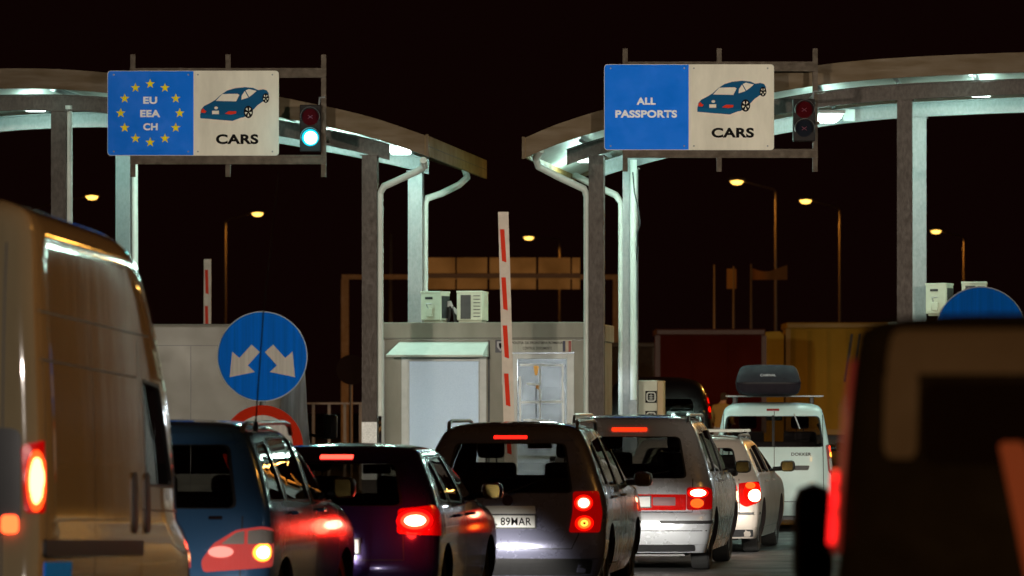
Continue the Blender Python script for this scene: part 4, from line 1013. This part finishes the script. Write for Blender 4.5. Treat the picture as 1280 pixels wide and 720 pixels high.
for sd in (1, -1):
    o = c.patch('arc', [(sd * .90, 1.52), (sd * 1.03, 1.55), (sd * 1.06, 1.35), (sd * 1.03, 1.16), (sd * .92, 1.16)], off=.02, th=.04, r=.03).build('tail_lamp', REDLENS, root, True)
    c.patch('arc', circle(sd * .975, 1.33, .046, 18, .165), off=.028, th=.01, r=.001).build('bulb_glow', emis('van_lamp_mid', (1, .07, .01), 2.6), o, True)
    c.patch('arc', circle(sd * .975, 1.33, .030, 18, .125), off=.031, th=.01, r=.001).build('bulb', emis('van_lamp_hot', (1, .42, .12), 7), o, True)
    c.patch('arc', [(sd * .80, 1.15), (sd * .89, 1.15), (sd * .89, 1.05), (sd * .80, 1.05)], off=.03, th=.01, r=.03).build('lower_bulb', emis('van_lamp_red', (1, .08, .02), 5), o, True)
    c.patch('rx', [(sd * .76, 1.62), (sd * .90, 1.60), (sd * .90, 1.10), (sd * .76, 1.10)], off=.01, th=.03, r=.05).build('door_hinge_cover', BLK, root, True)
    c.patch('side', [(.16, 1.02), (3.0, 1.02), (3.0, .93), (.16, .93)], off=.02, th=.03, r=.02, side=sd).build('rub_strip', BLK, root, True)
    c.patch('side', [(2.72, 1.42), (2.86, 1.42), (2.86, 1.06), (2.72, 1.06)], off=.012, th=.03, r=.06, side=sd).build('side_vent', BLK, root, True)
    c.patch('side', [(3.12, 1.42), (3.26, 1.42), (3.26, 1.06), (3.12, 1.06)], off=.012, th=.03, r=.06, side=sd).build('side_vent', BLK, root, True)
    c.patch('side', [(.2, .9), (.9, .9), (.9, .8), (.2, .8)], off=.012, th=.02, r=.02, side=sd).build('blue_strip', BLUE, root, True)
headlights(c, root, .7, .8, 260)
for ch in root.children:       # the loaded van sits nose-down on its springs; its wheels stay level
    if ch.name.split('.')[0] in ('wheel', 'underbody', 'headlight_beam'): continue
    pv = Vector((0, 2.2, .6)); ch.rotation_euler.x = R(-1.7); ch.location = pv - Matrix.Rotation(R(-1.7), 3, 'X') @ pv

# white panel van beyond the round sign
K = [(.3, .04, 5.0, .92), (.5, .0, 5.2, .96), (.8, .01, 5.2, .97), (1.1, .02, 4.9, .97), (1.3, .03, 4.6, .965), (1.7, .04, 4.3, .955), (2.1, .04, 3.9, .965), (2.4, .04, 3.5, .965), (2.58, .04, 3.3, .965), (2.63, .05, 3.1, .95), (2.65, .12, 2.9, .88), (2.655, .6, 2.6, .3)]
GW = mat('van_grey_white', (.105, .10, .085), rough=.5, noise=.15, nscale=1.5)
root, c = make_car('grey-white panel van behind the left round sign', 'van', 'cars queuing for the booths', K, carloc(238, 118), R(2), GW,
    [(-.8, 1.05), (.8, 1.05), (.8, 1.62), (-.8, 1.62)], [], [(-.85, 1.35), (.85, 1.35), (.78, 2.1), (-.78, 2.1)], 1.15, 4.4, (1.0, 4.2, .35), name='delivery_van', Rr=.08, nr=4, Rf=.6, tint='car_glass_dark', seats=False,
    rseams=[[(-.86, 2.42), (.86, 2.42)], [(-.62, 2.42), (-.62, .5)], [(0, 2.42), (0, .5)], [(.70, 2.42), (.70, .5)]])
c.patch('rx', [(-.52, 2.26), (.60, 2.26), (.60, 1.72), (-.52, 1.72)], off=.006, th=.01, r=.04, hole=.975).build('door_pressing', GW, root, True)
MB().box(1.12, 1.28, 3.9, 4.0, 1.40, 1.68, b=.03).build('door_mirror', BLK, root, True)
MB().tube([(.95, 3.95, 1.45), (1.15, 3.95, 1.42)], .02, 6).build('mirror_arm', BLK, root)
lamps(c, root, [(.84, 1.0), (.95, 1.0), (.95, .75), (.84, .75)], [(.9, .9, .03, .06, ARED)], lens=REDDARK)

# dark van beyond the booth
K = [(.3, .04, 4.6, .92), (.6, .0, 4.8, .96), (1.0, .02, 4.5, .96), (1.3, .06, 4.0, .94), (1.7, .12, 3.6, .88), (2.0, .2, 3.2, .80), (2.16, .3, 2.9, .70), (2.24, .5, 2.6, .45), (2.26, .8, 2.2, .15)]
DK = paint('paint_black', (24, 14, 14), metal=.1, rough=.3)
root, c = make_car('black van with its right tail lamp lit, beyond the booth', 'van', 'cars queuing for the booths', K, carloc(822, 74.5), R(2), DK,
    [(-.7, 1.25), (.7, 1.25), (.6, 1.9), (-.6, 1.9)], [[(.5, 1.25), (2.4, 1.25), (2.4, 1.85), (.6, 1.85)]], None, 1.2, 3.7, (.9, 3.8, .34), name='delivery_van', tint='car_glass_dark', seats=False)
lamps(c, root, [(.82, 2.0), (.98, 1.96), (.98, 1.55), (.86, 1.55)], [(.90, 1.86, .035, .05, ARED), (.90, 1.71, .035, .05, ARED)], lens=REDDARK)

# blurred boxy vehicle, right foreground
K = [(.25, .10, 4.5, .90), (.45, .0, 4.7, .95), (.8, .0, 4.7, .96), (1.1, .02, 4.2, .955), (1.3, .035, 3.8, .95), (1.5, .05, 3.6, .94), (1.7, .08, 3.4, .925), (1.85, .11, 3.2, .91), (1.95, .14, 3.1, .895), (2.0, .17, 3.0, .88), (2.03, .24, 2.9, .80), (2.045, .4, 2.7, .6), (2.05, .7, 2.4, .3)]
DBR = mat('paint_dark_brown', (.020, .013, .005), rough=.75, spec=.1, noise=.2)
s_ = 476.0
root, c = make_car('boxy dark vehicle close by on the right, out of focus', 'van', None, K, (.88 + .92, F / s_, 0), R(5.3), DBR,
    [(-.62, 1.70), (.62, 1.70), (.62, 1.86), (-.62, 1.86)], [], None, 1.75, 3.5, (.9, 3.7, .35), name='boxy_van', Rr=.10, nr=4, cavity=False, seats=False)
BEI = mat('beige_panel', (.17, .115, .065), rough=.6, noise=.12, nscale=4)
c.patch('rx', [(-.80, 2.0), (.80, 2.0), (.82, 1.88), (-.82, 1.88)], off=.012, th=.03, r=.03).build('upper_tailgate', BEI, root, True)
c.patch('rx', [(-.82, 1.90), (-.73, 1.90), (-.735, 1.68), (-.745, 1.655), (-.81, 1.655), (-.825, 1.68)], off=.012, th=.03, r=.04).build('window_pillar', BEI, root, True)
c.patch('rx', [(-.72, 1.86), (.72, 1.86), (.72, 1.64), (-.72, 1.64)], off=.004, th=.03, r=.05).build('rear_window', mat('brown_dark_glass', (.012, .006, .003), rough=.08, coat=1), root, True)
c.patch('rx', [(-.52, 1.70), (-.45, 1.70), (-.33, 1.2), (-.42, 1.2)], off=.012, th=.03, r=.02).build('orange_strip', mat('orange_strip', (.62, .10, .01), rough=.5), root, True)
for sd in (1, -1):
    o = c.patch('arc', [(sd * .935, 1.92), (sd * .975, 1.92), (sd * 1.02, 1.40), (sd * .95, 1.40)], off=.015, th=.03, r=.015).build('tail_lamp', mat('pale_red_lens', (.42, .07, .06), rough=.3, coat=.6, emit=.05, ecol=(1, .1, .08)), root, True)
    for (z, h_) in ((1.60, .022), (1.545, .03), (1.47, .045)):
        c.patch('arc', circle(sd * .965, z, .022, 14, h_), off=.028, th=.01, r=.001).build('bulb', emis('blur_red', (1, .012, .012), 2.4), o, True)
# small car ahead of it: only its round mirror shows
K = [(.2, .15, 4.0, .80), (.4, .0, 4.2, .85), (.8, .04, 4.1, .86), (1.0, .1, 3.3, .85), (1.2, .25, 2.9, .80), (1.4, .45, 2.5, .70), (1.55, .6, 2.2, .60), (1.6, .8, 1.9, .40), (1.61, 1.0, 1.6, .12)]
root, c = make_car('dark car mostly hidden in front of the blurred boxy vehicle, its round mirror showing', 'car', None, K, (2.02, 17.8, 0), R(5.3), mat('paint_black_dull', (.012, .005, .004), rough=.7),
    [(-.6, 1.05), (.6, 1.05), (.5, 1.4), (-.5, 1.4)], [[(1.0, 1.05), (1.8, 1.04), (1.8, 1.42), (1.1, 1.4)]], None, 1.02, 3.0, (.75, 3.3, .31), name='hatchback', tint='car_glass_dark')
mr = MB(); mm = P(1016, 660, 17.0); l_ = Matrix.Rotation(-R(5.3), 4, 'Z').inverted() @ (mm - root.location)
mr.box(l_.x - .072, l_.x + .072, l_.y - .05, l_.y + .12, 1.14, 1.52, b=.068); mr.tube([(l_.x + .02, l_.y + .05, 1.18), (-.80, l_.y + .1, 1.12)], .03)
mr.build('door_mirror', mat('mirror_black', (.008, .002, .002), rough=.7), root, True)

# ------------------------------------------------------------------ lorries
def lorry(label, x0, x1, ytop, Y, curt, cab, stripes, cabcol):
    s = F / Y; a = P(x0, ytop, Y); b = P(x1, ytop, Y); H = a.z; root = thing('lorry', label, 'lorry', (a.x, Y, 0), 0, 'lorries waiting behind the booths')
    W_ = b.x - a.x; t = MB().box(0, W_, 0, 2.5, 1.1, H - .06).build('trailer', curt, root)
    f = MB(); f.box(-.04, W_ + .04, -.03, 2.53, H - .16, H, b=.03); f.box(-.06, .06, -.03, -.002, 1.1, H - .16); f.box(W_ - .06, W_ + .06, -.03, -.002, 1.1, H - .16); f.box(0, W_, -.03, -.002, 1.0, 1.14)
    n = int(W_ / 1.3)
    f.build('trailer_frame', mat('frame_' + curt.name, tuple(v * .8 for v in curt.node_tree.nodes['Principled BSDF'].inputs[0].default_value[:3]), rough=.5), root)
    st = MB()
    for i in range(1, n * 3): x = W_ * i / (n * 3); st.box(x - .012, x + .012, -.022, -.002, 1.16, H - .2)
    st.build('curtain_strap', curt, root)
    if stripes:
        for i in range(5):
            x = stripes + i * .22; MB().prism([(x, H - 1.55), (x + .07, H - 1.55), (x + .25, H - .3), (x + .18, H - .3)], -.026, -.0225).build('dark_stripe', TRIM, root)
    MB().box(.3, W_ - .3, .5, 2.0, .75, 1.0).build('chassis', BLK, root)
    for i in range(3):
        w_ = MB().lathe([(0, .001), (0, .28), (-.05, .3), (-.05, .48), (.2, .5), (.25, .45)], 28, c=(W_ - 1.2 - i * 1.15, .15, .5), axis='y').build('wheel', TYRE, root, True)
    if cab:
        cx1 = -(P(x0, 0, Y).x - P(cab[1], 0, Y).x); cx0 = cx1 - 1.9
        hz = CH + (YH - cab[2]) / s
        cb_ = MB(); cb_.prism([(cx0, .6), (cx0, 2.0), (cx0 + .15, 2.9), (cx0 + .5, hz - .45), (cx0 + .9, hz - .05), (cx1 - .1, hz), (cx1, hz - .1), (cx1, .6)], 0.05, 2.45)
        cb_.build('cab', cabcol, root)
        MB().prism([(cx0 + .3, 2.0), (cx0 + .38, 2.75), (cx1 - .55, 2.75), (cx1 - .55, 2.0)], .03, .048).build('cab_window', mat('cab_glass', (.01, .01, .01), rough=.1), root)
        MB().lathe([(0, .001), (0, .28), (-.05, .3), (-.05, .48), (.2, .5), (.25, .45)], 28, c=(cx0 + .9, .12, .5), axis='y').build('wheel', TYRE, root, True)
    return root
YC = mat('curtain_yellow', (.42, .26, .035), spec=.1, rough=.8, noise=.12, nscale=1, bump=.2, bscale=3)
RC = mat('curtain_dark_red', (.05, .006, .003), spec=.05, rough=.9, noise=.2, nscale=1)
lorry('ochre curtain-sided lorry with slanted dark stripes', 985, 1420, 403, 125, YC, (942, 980, 414), 1.45, mat('cab_yellow', (.48, .31, .03), rough=.6, spec=.2, noise=.1))
lorry('dark red curtain-sided lorry beyond the booth', 822, 955, 411, 116, RC, None, None, None)
lorry('very dark lorry left of the dark red one', 700, 818, 428, 150, mat('curtain_black', (.03, .02, .018), rough=.7, noise=.2), None, None, None)

# ------------------------------------------------------------------ street lamps
SOD = (1, .44, .07)
POLEM = mat('lamp_pole_steel', (.20, .14, .10), rough=.5, metal=.2)
SGLOW = emis('sodium_glow', (1, .55, .10), 3.6)
def street_lamp(label, head, polex, Y, tipx_side, power, ypole=None, zbase=0, grp='sodium street lamps behind the booths'):
    h = P(head[0], head[1], Y); px = (polex - 640) * Y / F if ypole is not None else polex
    r = thing('street_lamp', label, 'street lamp', (px, Y, 0), 0, grp); hx = h.x - px; sg = 1 if hx < 0 else -1
    ztop = (CH + (YH - ypole) * Y / F) if ypole is not None else h.z - .5
    MB().tube([(0, 0, 0), (0, 0, ztop - .05)], [.075, .045], 10).build('pole', POLEM, r, True)
    MB().tube([(0, 0, ztop - .06), (-sg * .1, 0, ztop + .05), (hx * .6, 0, ztop + (h.z - ztop) * .75), (hx + sg * .25, 0, h.z + .02)], .035, 8).build('arm', POLEM, r, True)
    hd = MB().box(hx - .32, hx + .32, -.16, .16, h.z + .02, h.z + .14, b=.05).build('lamp_head', POLEM, r, True)
    bb = MB().lathe([(-.11, .001), (-.09, .07), (0, .115), (.05, .1)], 16, c=(0, 0, 0), axis='z').build('bulb', SGLOW, hd, True); bb.location = (hx, 0, h.z + .0); bb.scale = (2.1, 1.5, 1.1)
    lamp('SPOT', (hx, 0, h.z - .12), power, SOD, .15, aim=(hx, 0, 0), cone=165, blend=.5, parent=r, name='sodium_light')
    return r
for (lab, hd, px, Y, yp) in [
    ('sodium lamp glowing at far left between the canopy columns', (115, 246), 40, 185, 262),
    ('sodium lamp on a brown pole, above the left round sign', (322, 267), 281.5, 200, 276),
    ('sodium lamp in the dark gap above the gantry panel', (661, 297), 700, 228, 300),
    ('tallest sodium lamp, its arm reaching left from a thin pole', (921, 227), 970, 173, 238),
    ('sodium lamp second from the tallest, right of it', (1007, 251), 1050, 189, 261),
    ('lowest sodium lamp, just right of the right canopy columns', (1170, 289), 1205, 220, 297)]:
    street_lamp(lab, hd, px, Y, 0, 900, ypole=yp)
r = thing('lamp_post', 'dim lamp post without visible lamp behind the left canopy column', 'post', P(488.5, 505, 190) * 1); r.location.z = 0
MB().tube([(0, 0, 0), (0, 0, CH + (505 - 292) * 190 / F)], [.11, .06], 10).build('pole', POLEM, r, True)
# lamps that stand outside the picture and light its near half
def side_lamp(label, x, y, z, power, tx, col=SOD):
    r = thing('street_lamp', label, 'street lamp', (x, y, 0), 0, 'lamp posts beside the approach lanes')
    MB().tube([(0, 0, 0), (0, 0, z)], [.11, .07], 10).build('pole', POLEM, r, True)
    MB().tube([(0, 0, z - .02), (tx, 0, z + .15)], .04, 8).build('arm', POLEM, r, True)
    hd = MB().box(tx - .32, tx + .32, -.16, .16, z + .08, z + .2, b=.05).build('lamp_head', POLEM, r, True)
    MB().lathe([(-.1, .001), (-.08, .08), (0, .13), (.05, .1)], 16, c=(tx, 0, z + .08), axis='z').build('bulb', SGLOW if col == SOD else emis('white_glow', (1, .9, .75), 30), hd, True)
    return r, Vector((x + tx, y, z - .1))
for (x, y, z, p_, tx) in [(13, 27.5, 9, 4200, -1.5), (12, 40, 9, 320, -1.5), (17, 92, 10, 8000, -1.5), (-16, 120, 10, 5000, 1.5), (-14, 32, 9, 400, 1.5)]:
    rr, lp = side_lamp({(13, 27.5): 'sodium post right of the lanes, nearest of all', (12, 40): 'sodium post right of the lanes, second from the camera', (17, 92): 'sodium post right of the lanes, close before the lorries', (-16, 120): 'sodium post left of the lanes, close before the far gantry', (-14, 32): 'sodium post left of the lanes, level with the tall van'}[(x, y)], x, y, z, p_, tx)
    lamp('SPOT', (tx, 0, z - .1), p_, SOD, .25, aim=(-14, 0, 2) if y == 27.5 else (tx, 0, 0), cone=38 if y == 27.5 else 170, blend=.5 if y == 27.5 else .3, parent=rr, name='sodium_light')
WW = (1, .89, .72)
for (x, y, z, p_, aim) in [(-10.5, 30, 5.4, 26500, (-1.5, 66, 5.4)), (11, 31, 5.4, 25500, (4, 66, 5.4))]:  # unseen masts added to brighten the lane boards and canopy fronts
    rr, lp = side_lamp('added floodlight mast aimed at the canopies from the %s' % ('left' if x < 0 else 'right'), x, y, z, p_, 0, WW)
    lamp('SPOT', lp, p_, WW, .3, aim=aim, cone=34, blend=.7, name='added_flood_light')

lamp('SPOT', (11, 31, 5.3), 11500, WW, .2, aim=(-2.3, 44.3, 2.25), cone=8, blend=.5, name='added_flood_light')  # narrow spot added to brighten the left round sign, in place of retroreflection
lamp('SPOT', (-10.5, 30, 5.3), 9000, WW, .2, aim=(4.33, 44.3, 2.4), cone=8, blend=.5, name='added_flood_light')  # likewise added for the right round sign
rr, lp = side_lamp('sodium post added behind the camera position', 7, -9, 8, 1500, -1.5)
lamp('SPOT', lp, 5200, (1, .62, .3), .25, aim=(2.6, 12.6, 1.8), cone=13, blend=.5, name='sodium_light')  # added to light the rear of the boxy vehicle
lamp('SPOT', lp, 20000, (1, .88, .78), .3, aim=(-2.7, 27, 1.7), cone=7, blend=.6, name='added_flood_light')  # second spot added to light the tall van's rear
# ------------------------------------------------------------------ far gantry with panel backs
gr = thing('road_gantry', 'far brown gantry showing the backs of its panels', 'gantry', (0, 150, 0)); Yg = 150
def gp(x, y): p = P(x, y, Yg); return p.x, p.z
GM = mat('gantry_brown', (.30, .17, .07), rough=.6, noise=.2)
a = gp(427, 343); b = gp(775, 349); MB().box(a[0], b[0], .1, .4, b[1], a[1]).build('crossbeam', GM, gr)
for x in (431, 771): q = gp(x, 345)[0]; MB().box(q - .12, q + .12, .1, .4, 0, gp(x, 349)[1]).build('upright', GM, gr)
PB = mat('panel_back', (.42, .24, .06), rough=.5, metal=.2, noise=.25, nscale=.6)
for (x0, x1) in ((532, 569), (571, 609), (612, 670), (673, 713), (715, 725)):
    for (y0, y1) in ((322, 341.5), (347.5, 361.5)):
        a = gp(x0, y1); b = gp(x1, y0); MB().box(a[0], b[0], 0, .06, a[1], b[1]).build('panel', PB, gr)
a = gp(532, 347); b = gp(725, 342); MB().box(a[0], b[0], -.05, .08, a[1], b[1]).build('panel_rail', mat('rail_brown', (.15, .08, .04), rough=.6), gr)
lamp('SPOT', (0, 128, 9.5), 1700, SOD, .3, aim=(1, 150, 5), cone=60, name='sodium_light')  # spot without a fixture, added to light the gantry panels
rr = side_lamp('sodium post before the far gantry, outside the picture', -15.5, 128, 10, 0, 3.5)

# flag poles and small far things
for i, (x, y0) in enumerate(((893, 331), (917, 333), (939, 330))):
    lab = ['leftmost of three thin flagpoles, left of the tallest lamp', 'middle flagpole carrying a hanging tan banner', 'flagpole flying a tan flag towards the tallest lamp'][i]
    q = P(x, y0, 140); r = thing('flagpole', lab, 'flagpole', (q.x, 140, 0), 0, 'thin flagpoles behind the lorries')
    MB().tube([(0, 0, 0), (0, 0, q.z)], [.06, .03], 8).build('pole', POLEM, r, True)
    if i == 1: MB().box(-.18 - .02, .08, -.02, .0, CH + (505 - 361) * 140 / F, CH + (505 - 336) * 140 / F).build('banner', mat('banner_tan', (.30, .15, .04), rough=.8), r)
    if i == 2:
        mb = MB(); n = 12; vs = []
        for k in range(n + 1):
            for zz in (0, 1): vs.append((.03 + k * .085, .05 * math.sin(k * .9), q.z - .12 - zz * .34 - .10 * math.sin(k * .35) * (1 - zz)))
        mb.add(vs, [(2 * k, 2 * k + 1, 2 * k + 3, 2 * k + 2) for k in range(n)]).build('flag', mat('flag_tan', (.42, .17, .04), rough=.8), r)
gr = thing('guard_rail', 'dim guard rail left of the booth, level with the car roofs', 'guard rail', (0, 0, 0)); a = P(372, 503, 100); b = P(470, 503, 100)
MB().box(a.x, b.x, 100, 100.06, a.z - .04, a.z).build('rail', POLEM, gr)
for k in range(6): x = a.x + (b.x - a.x) * k / 5; MB().box(x - .03, x + .03, 100.07, 100.13, 0, a.z).build('post', POLEM, gr)
q = P(439, 462, 96); r = thing('road_sign', 'dim brown back of a round sign left of the booth', 'road sign', (q.x, 96, 0))
MB().prism(circle(0, q.z, .30, 32), 0, .02).build('disc', mat('sign_back', (.014, .006, .004), spec=.05, rough=.8), r); MB().tube([(0, .05, 0), (0, .05, q.z + .2)], .03, 8).build('pole', POLEM, r)
# parked car behind the guard rail
K = [(.2, .15, 4.0, .80), (.4, .0, 4.2, .85), (.8, .04, 4.1, .86), (1.0, .1, 3.3, .85), (1.2, .25, 2.9, .80), (1.4, .45, 2.5, .70), (1.5, .6, 2.2, .60), (1.55, .8, 1.9, .40), (1.56, 1.0, 1.6, .12)]
root, c = make_car('dark blue car parked beyond the guard rail, left of the booth', 'car', None, K, (-3.3, 104, 0), R(80), paint('paint_far_blue', (60, 62, 80), metal=.3),
    [(-.6, 1.05), (.6, 1.05), (.5, 1.38), (-.5, 1.38)], [[(1.0, 1.05), (1.8, 1.04), (1.8, 1.40), (1.1, 1.38)]], None, 1.02, 3.0, (.75, 3.3, .31), name='parked_car', tint='car_glass_dark')

# ------------------------------------------------------------------ person at the lorries
tag(MB().box(2.6, 10.5, 111.5, 115.0, 0, .32, b=.02).build('loading_kerb', KERB), kind='structure')
def person(label, loc, rz):
    root = thing('person', label, 'person', loc, rz)
    J = {'pelvis': (0, 0, .95, .135, .11), 'waist': (0, .02, 1.10, .145, .11), 'chest': (.02, .05, 1.32, .18, .13), 'neck0': (.03, .08, 1.46, .08, .07), 'neck': (.03, .10, 1.53, .058, .058), 'head0': (.035, .125, 1.60, .078, .088), 'head': (.035, .13, 1.68, .082, .10), 'crown': (.035, .13, 1.76, .05, .06)}
    E = [('pelvis', 'waist'), ('waist', 'chest'), ('chest', 'neck0'), ('neck0', 'neck'), ('neck', 'head0'), ('head0', 'head'), ('head', 'crown')]
    for sd, n in ((-1, 'l'), (1, 'r')):
        fw = .10 * sd
        J.update({n + 'hip': (sd * .10, .0, .90, .10, .10), n + 'knee': (sd * .11, .04 + fw, .50, .062, .065), n + 'ankle': (sd * .11, fw - .02, .09, .042, .045), n + 'toe': (sd * .12, fw + .15, .045, .04, .035),
                  n + 'sho': (sd * .18, .05, 1.40, .075, .075), n + 'elb': (sd * .25, .08, 1.13, .052, .052), n + 'wri': (sd * .20, .27, 1.02, .032, .036), n + 'palm': (sd * .19, .34, 1.02, .026, .04)})
        E += [('pelvis', n + 'hip'), (n + 'hip', n + 'knee'), (n + 'knee', n + 'ankle'), (n + 'ankle', n + 'toe'), ('chest', n + 'sho'), (n + 'sho', n + 'elb'), (n + 'elb', n + 'wri'), (n + 'wri', n + 'palm')]
        for k in range(5):
            fx = sd * (.16 + .018 * k); ln = (.05, .075, .082, .076, .06)[k]
            if k == 0: b1_, b2_ = (sd * .15, .35, 1.03), (sd * .135, .385, 1.02)
            else: b1_, b2_ = (fx, .38, 1.015), (fx, .38 + ln * .7, .995)
            J[n + 'f%da' % k] = b1_ + (.010, .010); J[n + 'f%db' % k] = b2_ + (.008, .008)
            E += [(n + 'palm', n + 'f%da' % k), (n + 'f%da' % k, n + 'f%db' % k)]
    names = list(J); me = bpy.data.meshes.new('person'); me.from_pydata([J[k][:3] for k in names], [(names.index(a), names.index(b)) for a, b in E], [])
    o = bpy.data.objects.new('tmp', me); C.objects.link(o)
    m_ = o.modifiers.new('skin', 'SKIN')
    if not me.skin_vertices: pass
    sk = me.skin_vertices[0].data if me.skin_vertices else None
    if sk is None:
        bm = bmesh.new(); bm.from_mesh(me); lay = bm.verts.layers.skin.verify(); bm.to_mesh(me); bm.free(); sk = me.skin_vertices[0].data
    for i, k in enumerate(names): sk[i].radius = J[k][3:5]; sk[i].use_root = (k == 'pelvis')
    sb = o.modifiers.new('sub', 'SUBSURF'); sb.levels = 2; sb.render_levels = 2
    bpy.context.view_layer.update(); dg = bpy.context.evaluated_depsgraph_get(); out = bpy.data.meshes.new_from_object(o.evaluated_get(dg)); bpy.data.objects.remove(o)
    out.materials.clear()
    for p in out.polygons:
        x, y, z = p.center
        p.material_index = 2 if z > 1.70 or (z > 1.57 and y < .12) else (0 if z > 1.50 else (3 if z < .10 else (1 if z < .93 and abs(x) < .17 else (0 if (y > .27 and z < 1.1) else 4))))
    SK = mat('skin', (.42, .25, .18), rough=.6)
    b = link('body', out, [SK, mat('jeans', (.34, .42, .58), rough=.8), mat('hair', (.03, .02, .015), rough=.8), BLK, mat('olive_jacket', (.34, .23, .07), rough=.8)], root, True)
    return root
person('person in olive jacket and pale jeans standing with back turned beside the lorries', (((901 - 640) / (F / 113)), 113, .32), R(-20))

# short lamps added right of the canopies to streak the tall van's side
SG2 = emis('sodium_glow_strong', (1, .55, .12), 30)
for (x, y, z, lab) in ((11.2, 74, 6.3, 'added short sodium post right of the canopies, nearest'), (13.4, 80, 7.4, 'added short sodium post right of the canopies, farther and taller'), (12.2, 90, 6.0, 'added short sodium post right of the canopies, farthest')):
    rr = thing('street_lamp', lab, 'street lamp', (x, y, 0), 0, 'short lamp posts added outside the picture')
    MB().tube([(0, 0, 0), (0, 0, z)], [.08, .06], 10).build('pole', POLEM, rr, True)
    hd = MB().box(-.75, .05, -.16, .16, z, z + .12, b=.04).build('lamp_head', POLEM, rr, True)
    MB().box(-.68, -.1, -.12, .12, z - .07, z - .002, b=.03).build('lamp_glass', SG2, hd, True)
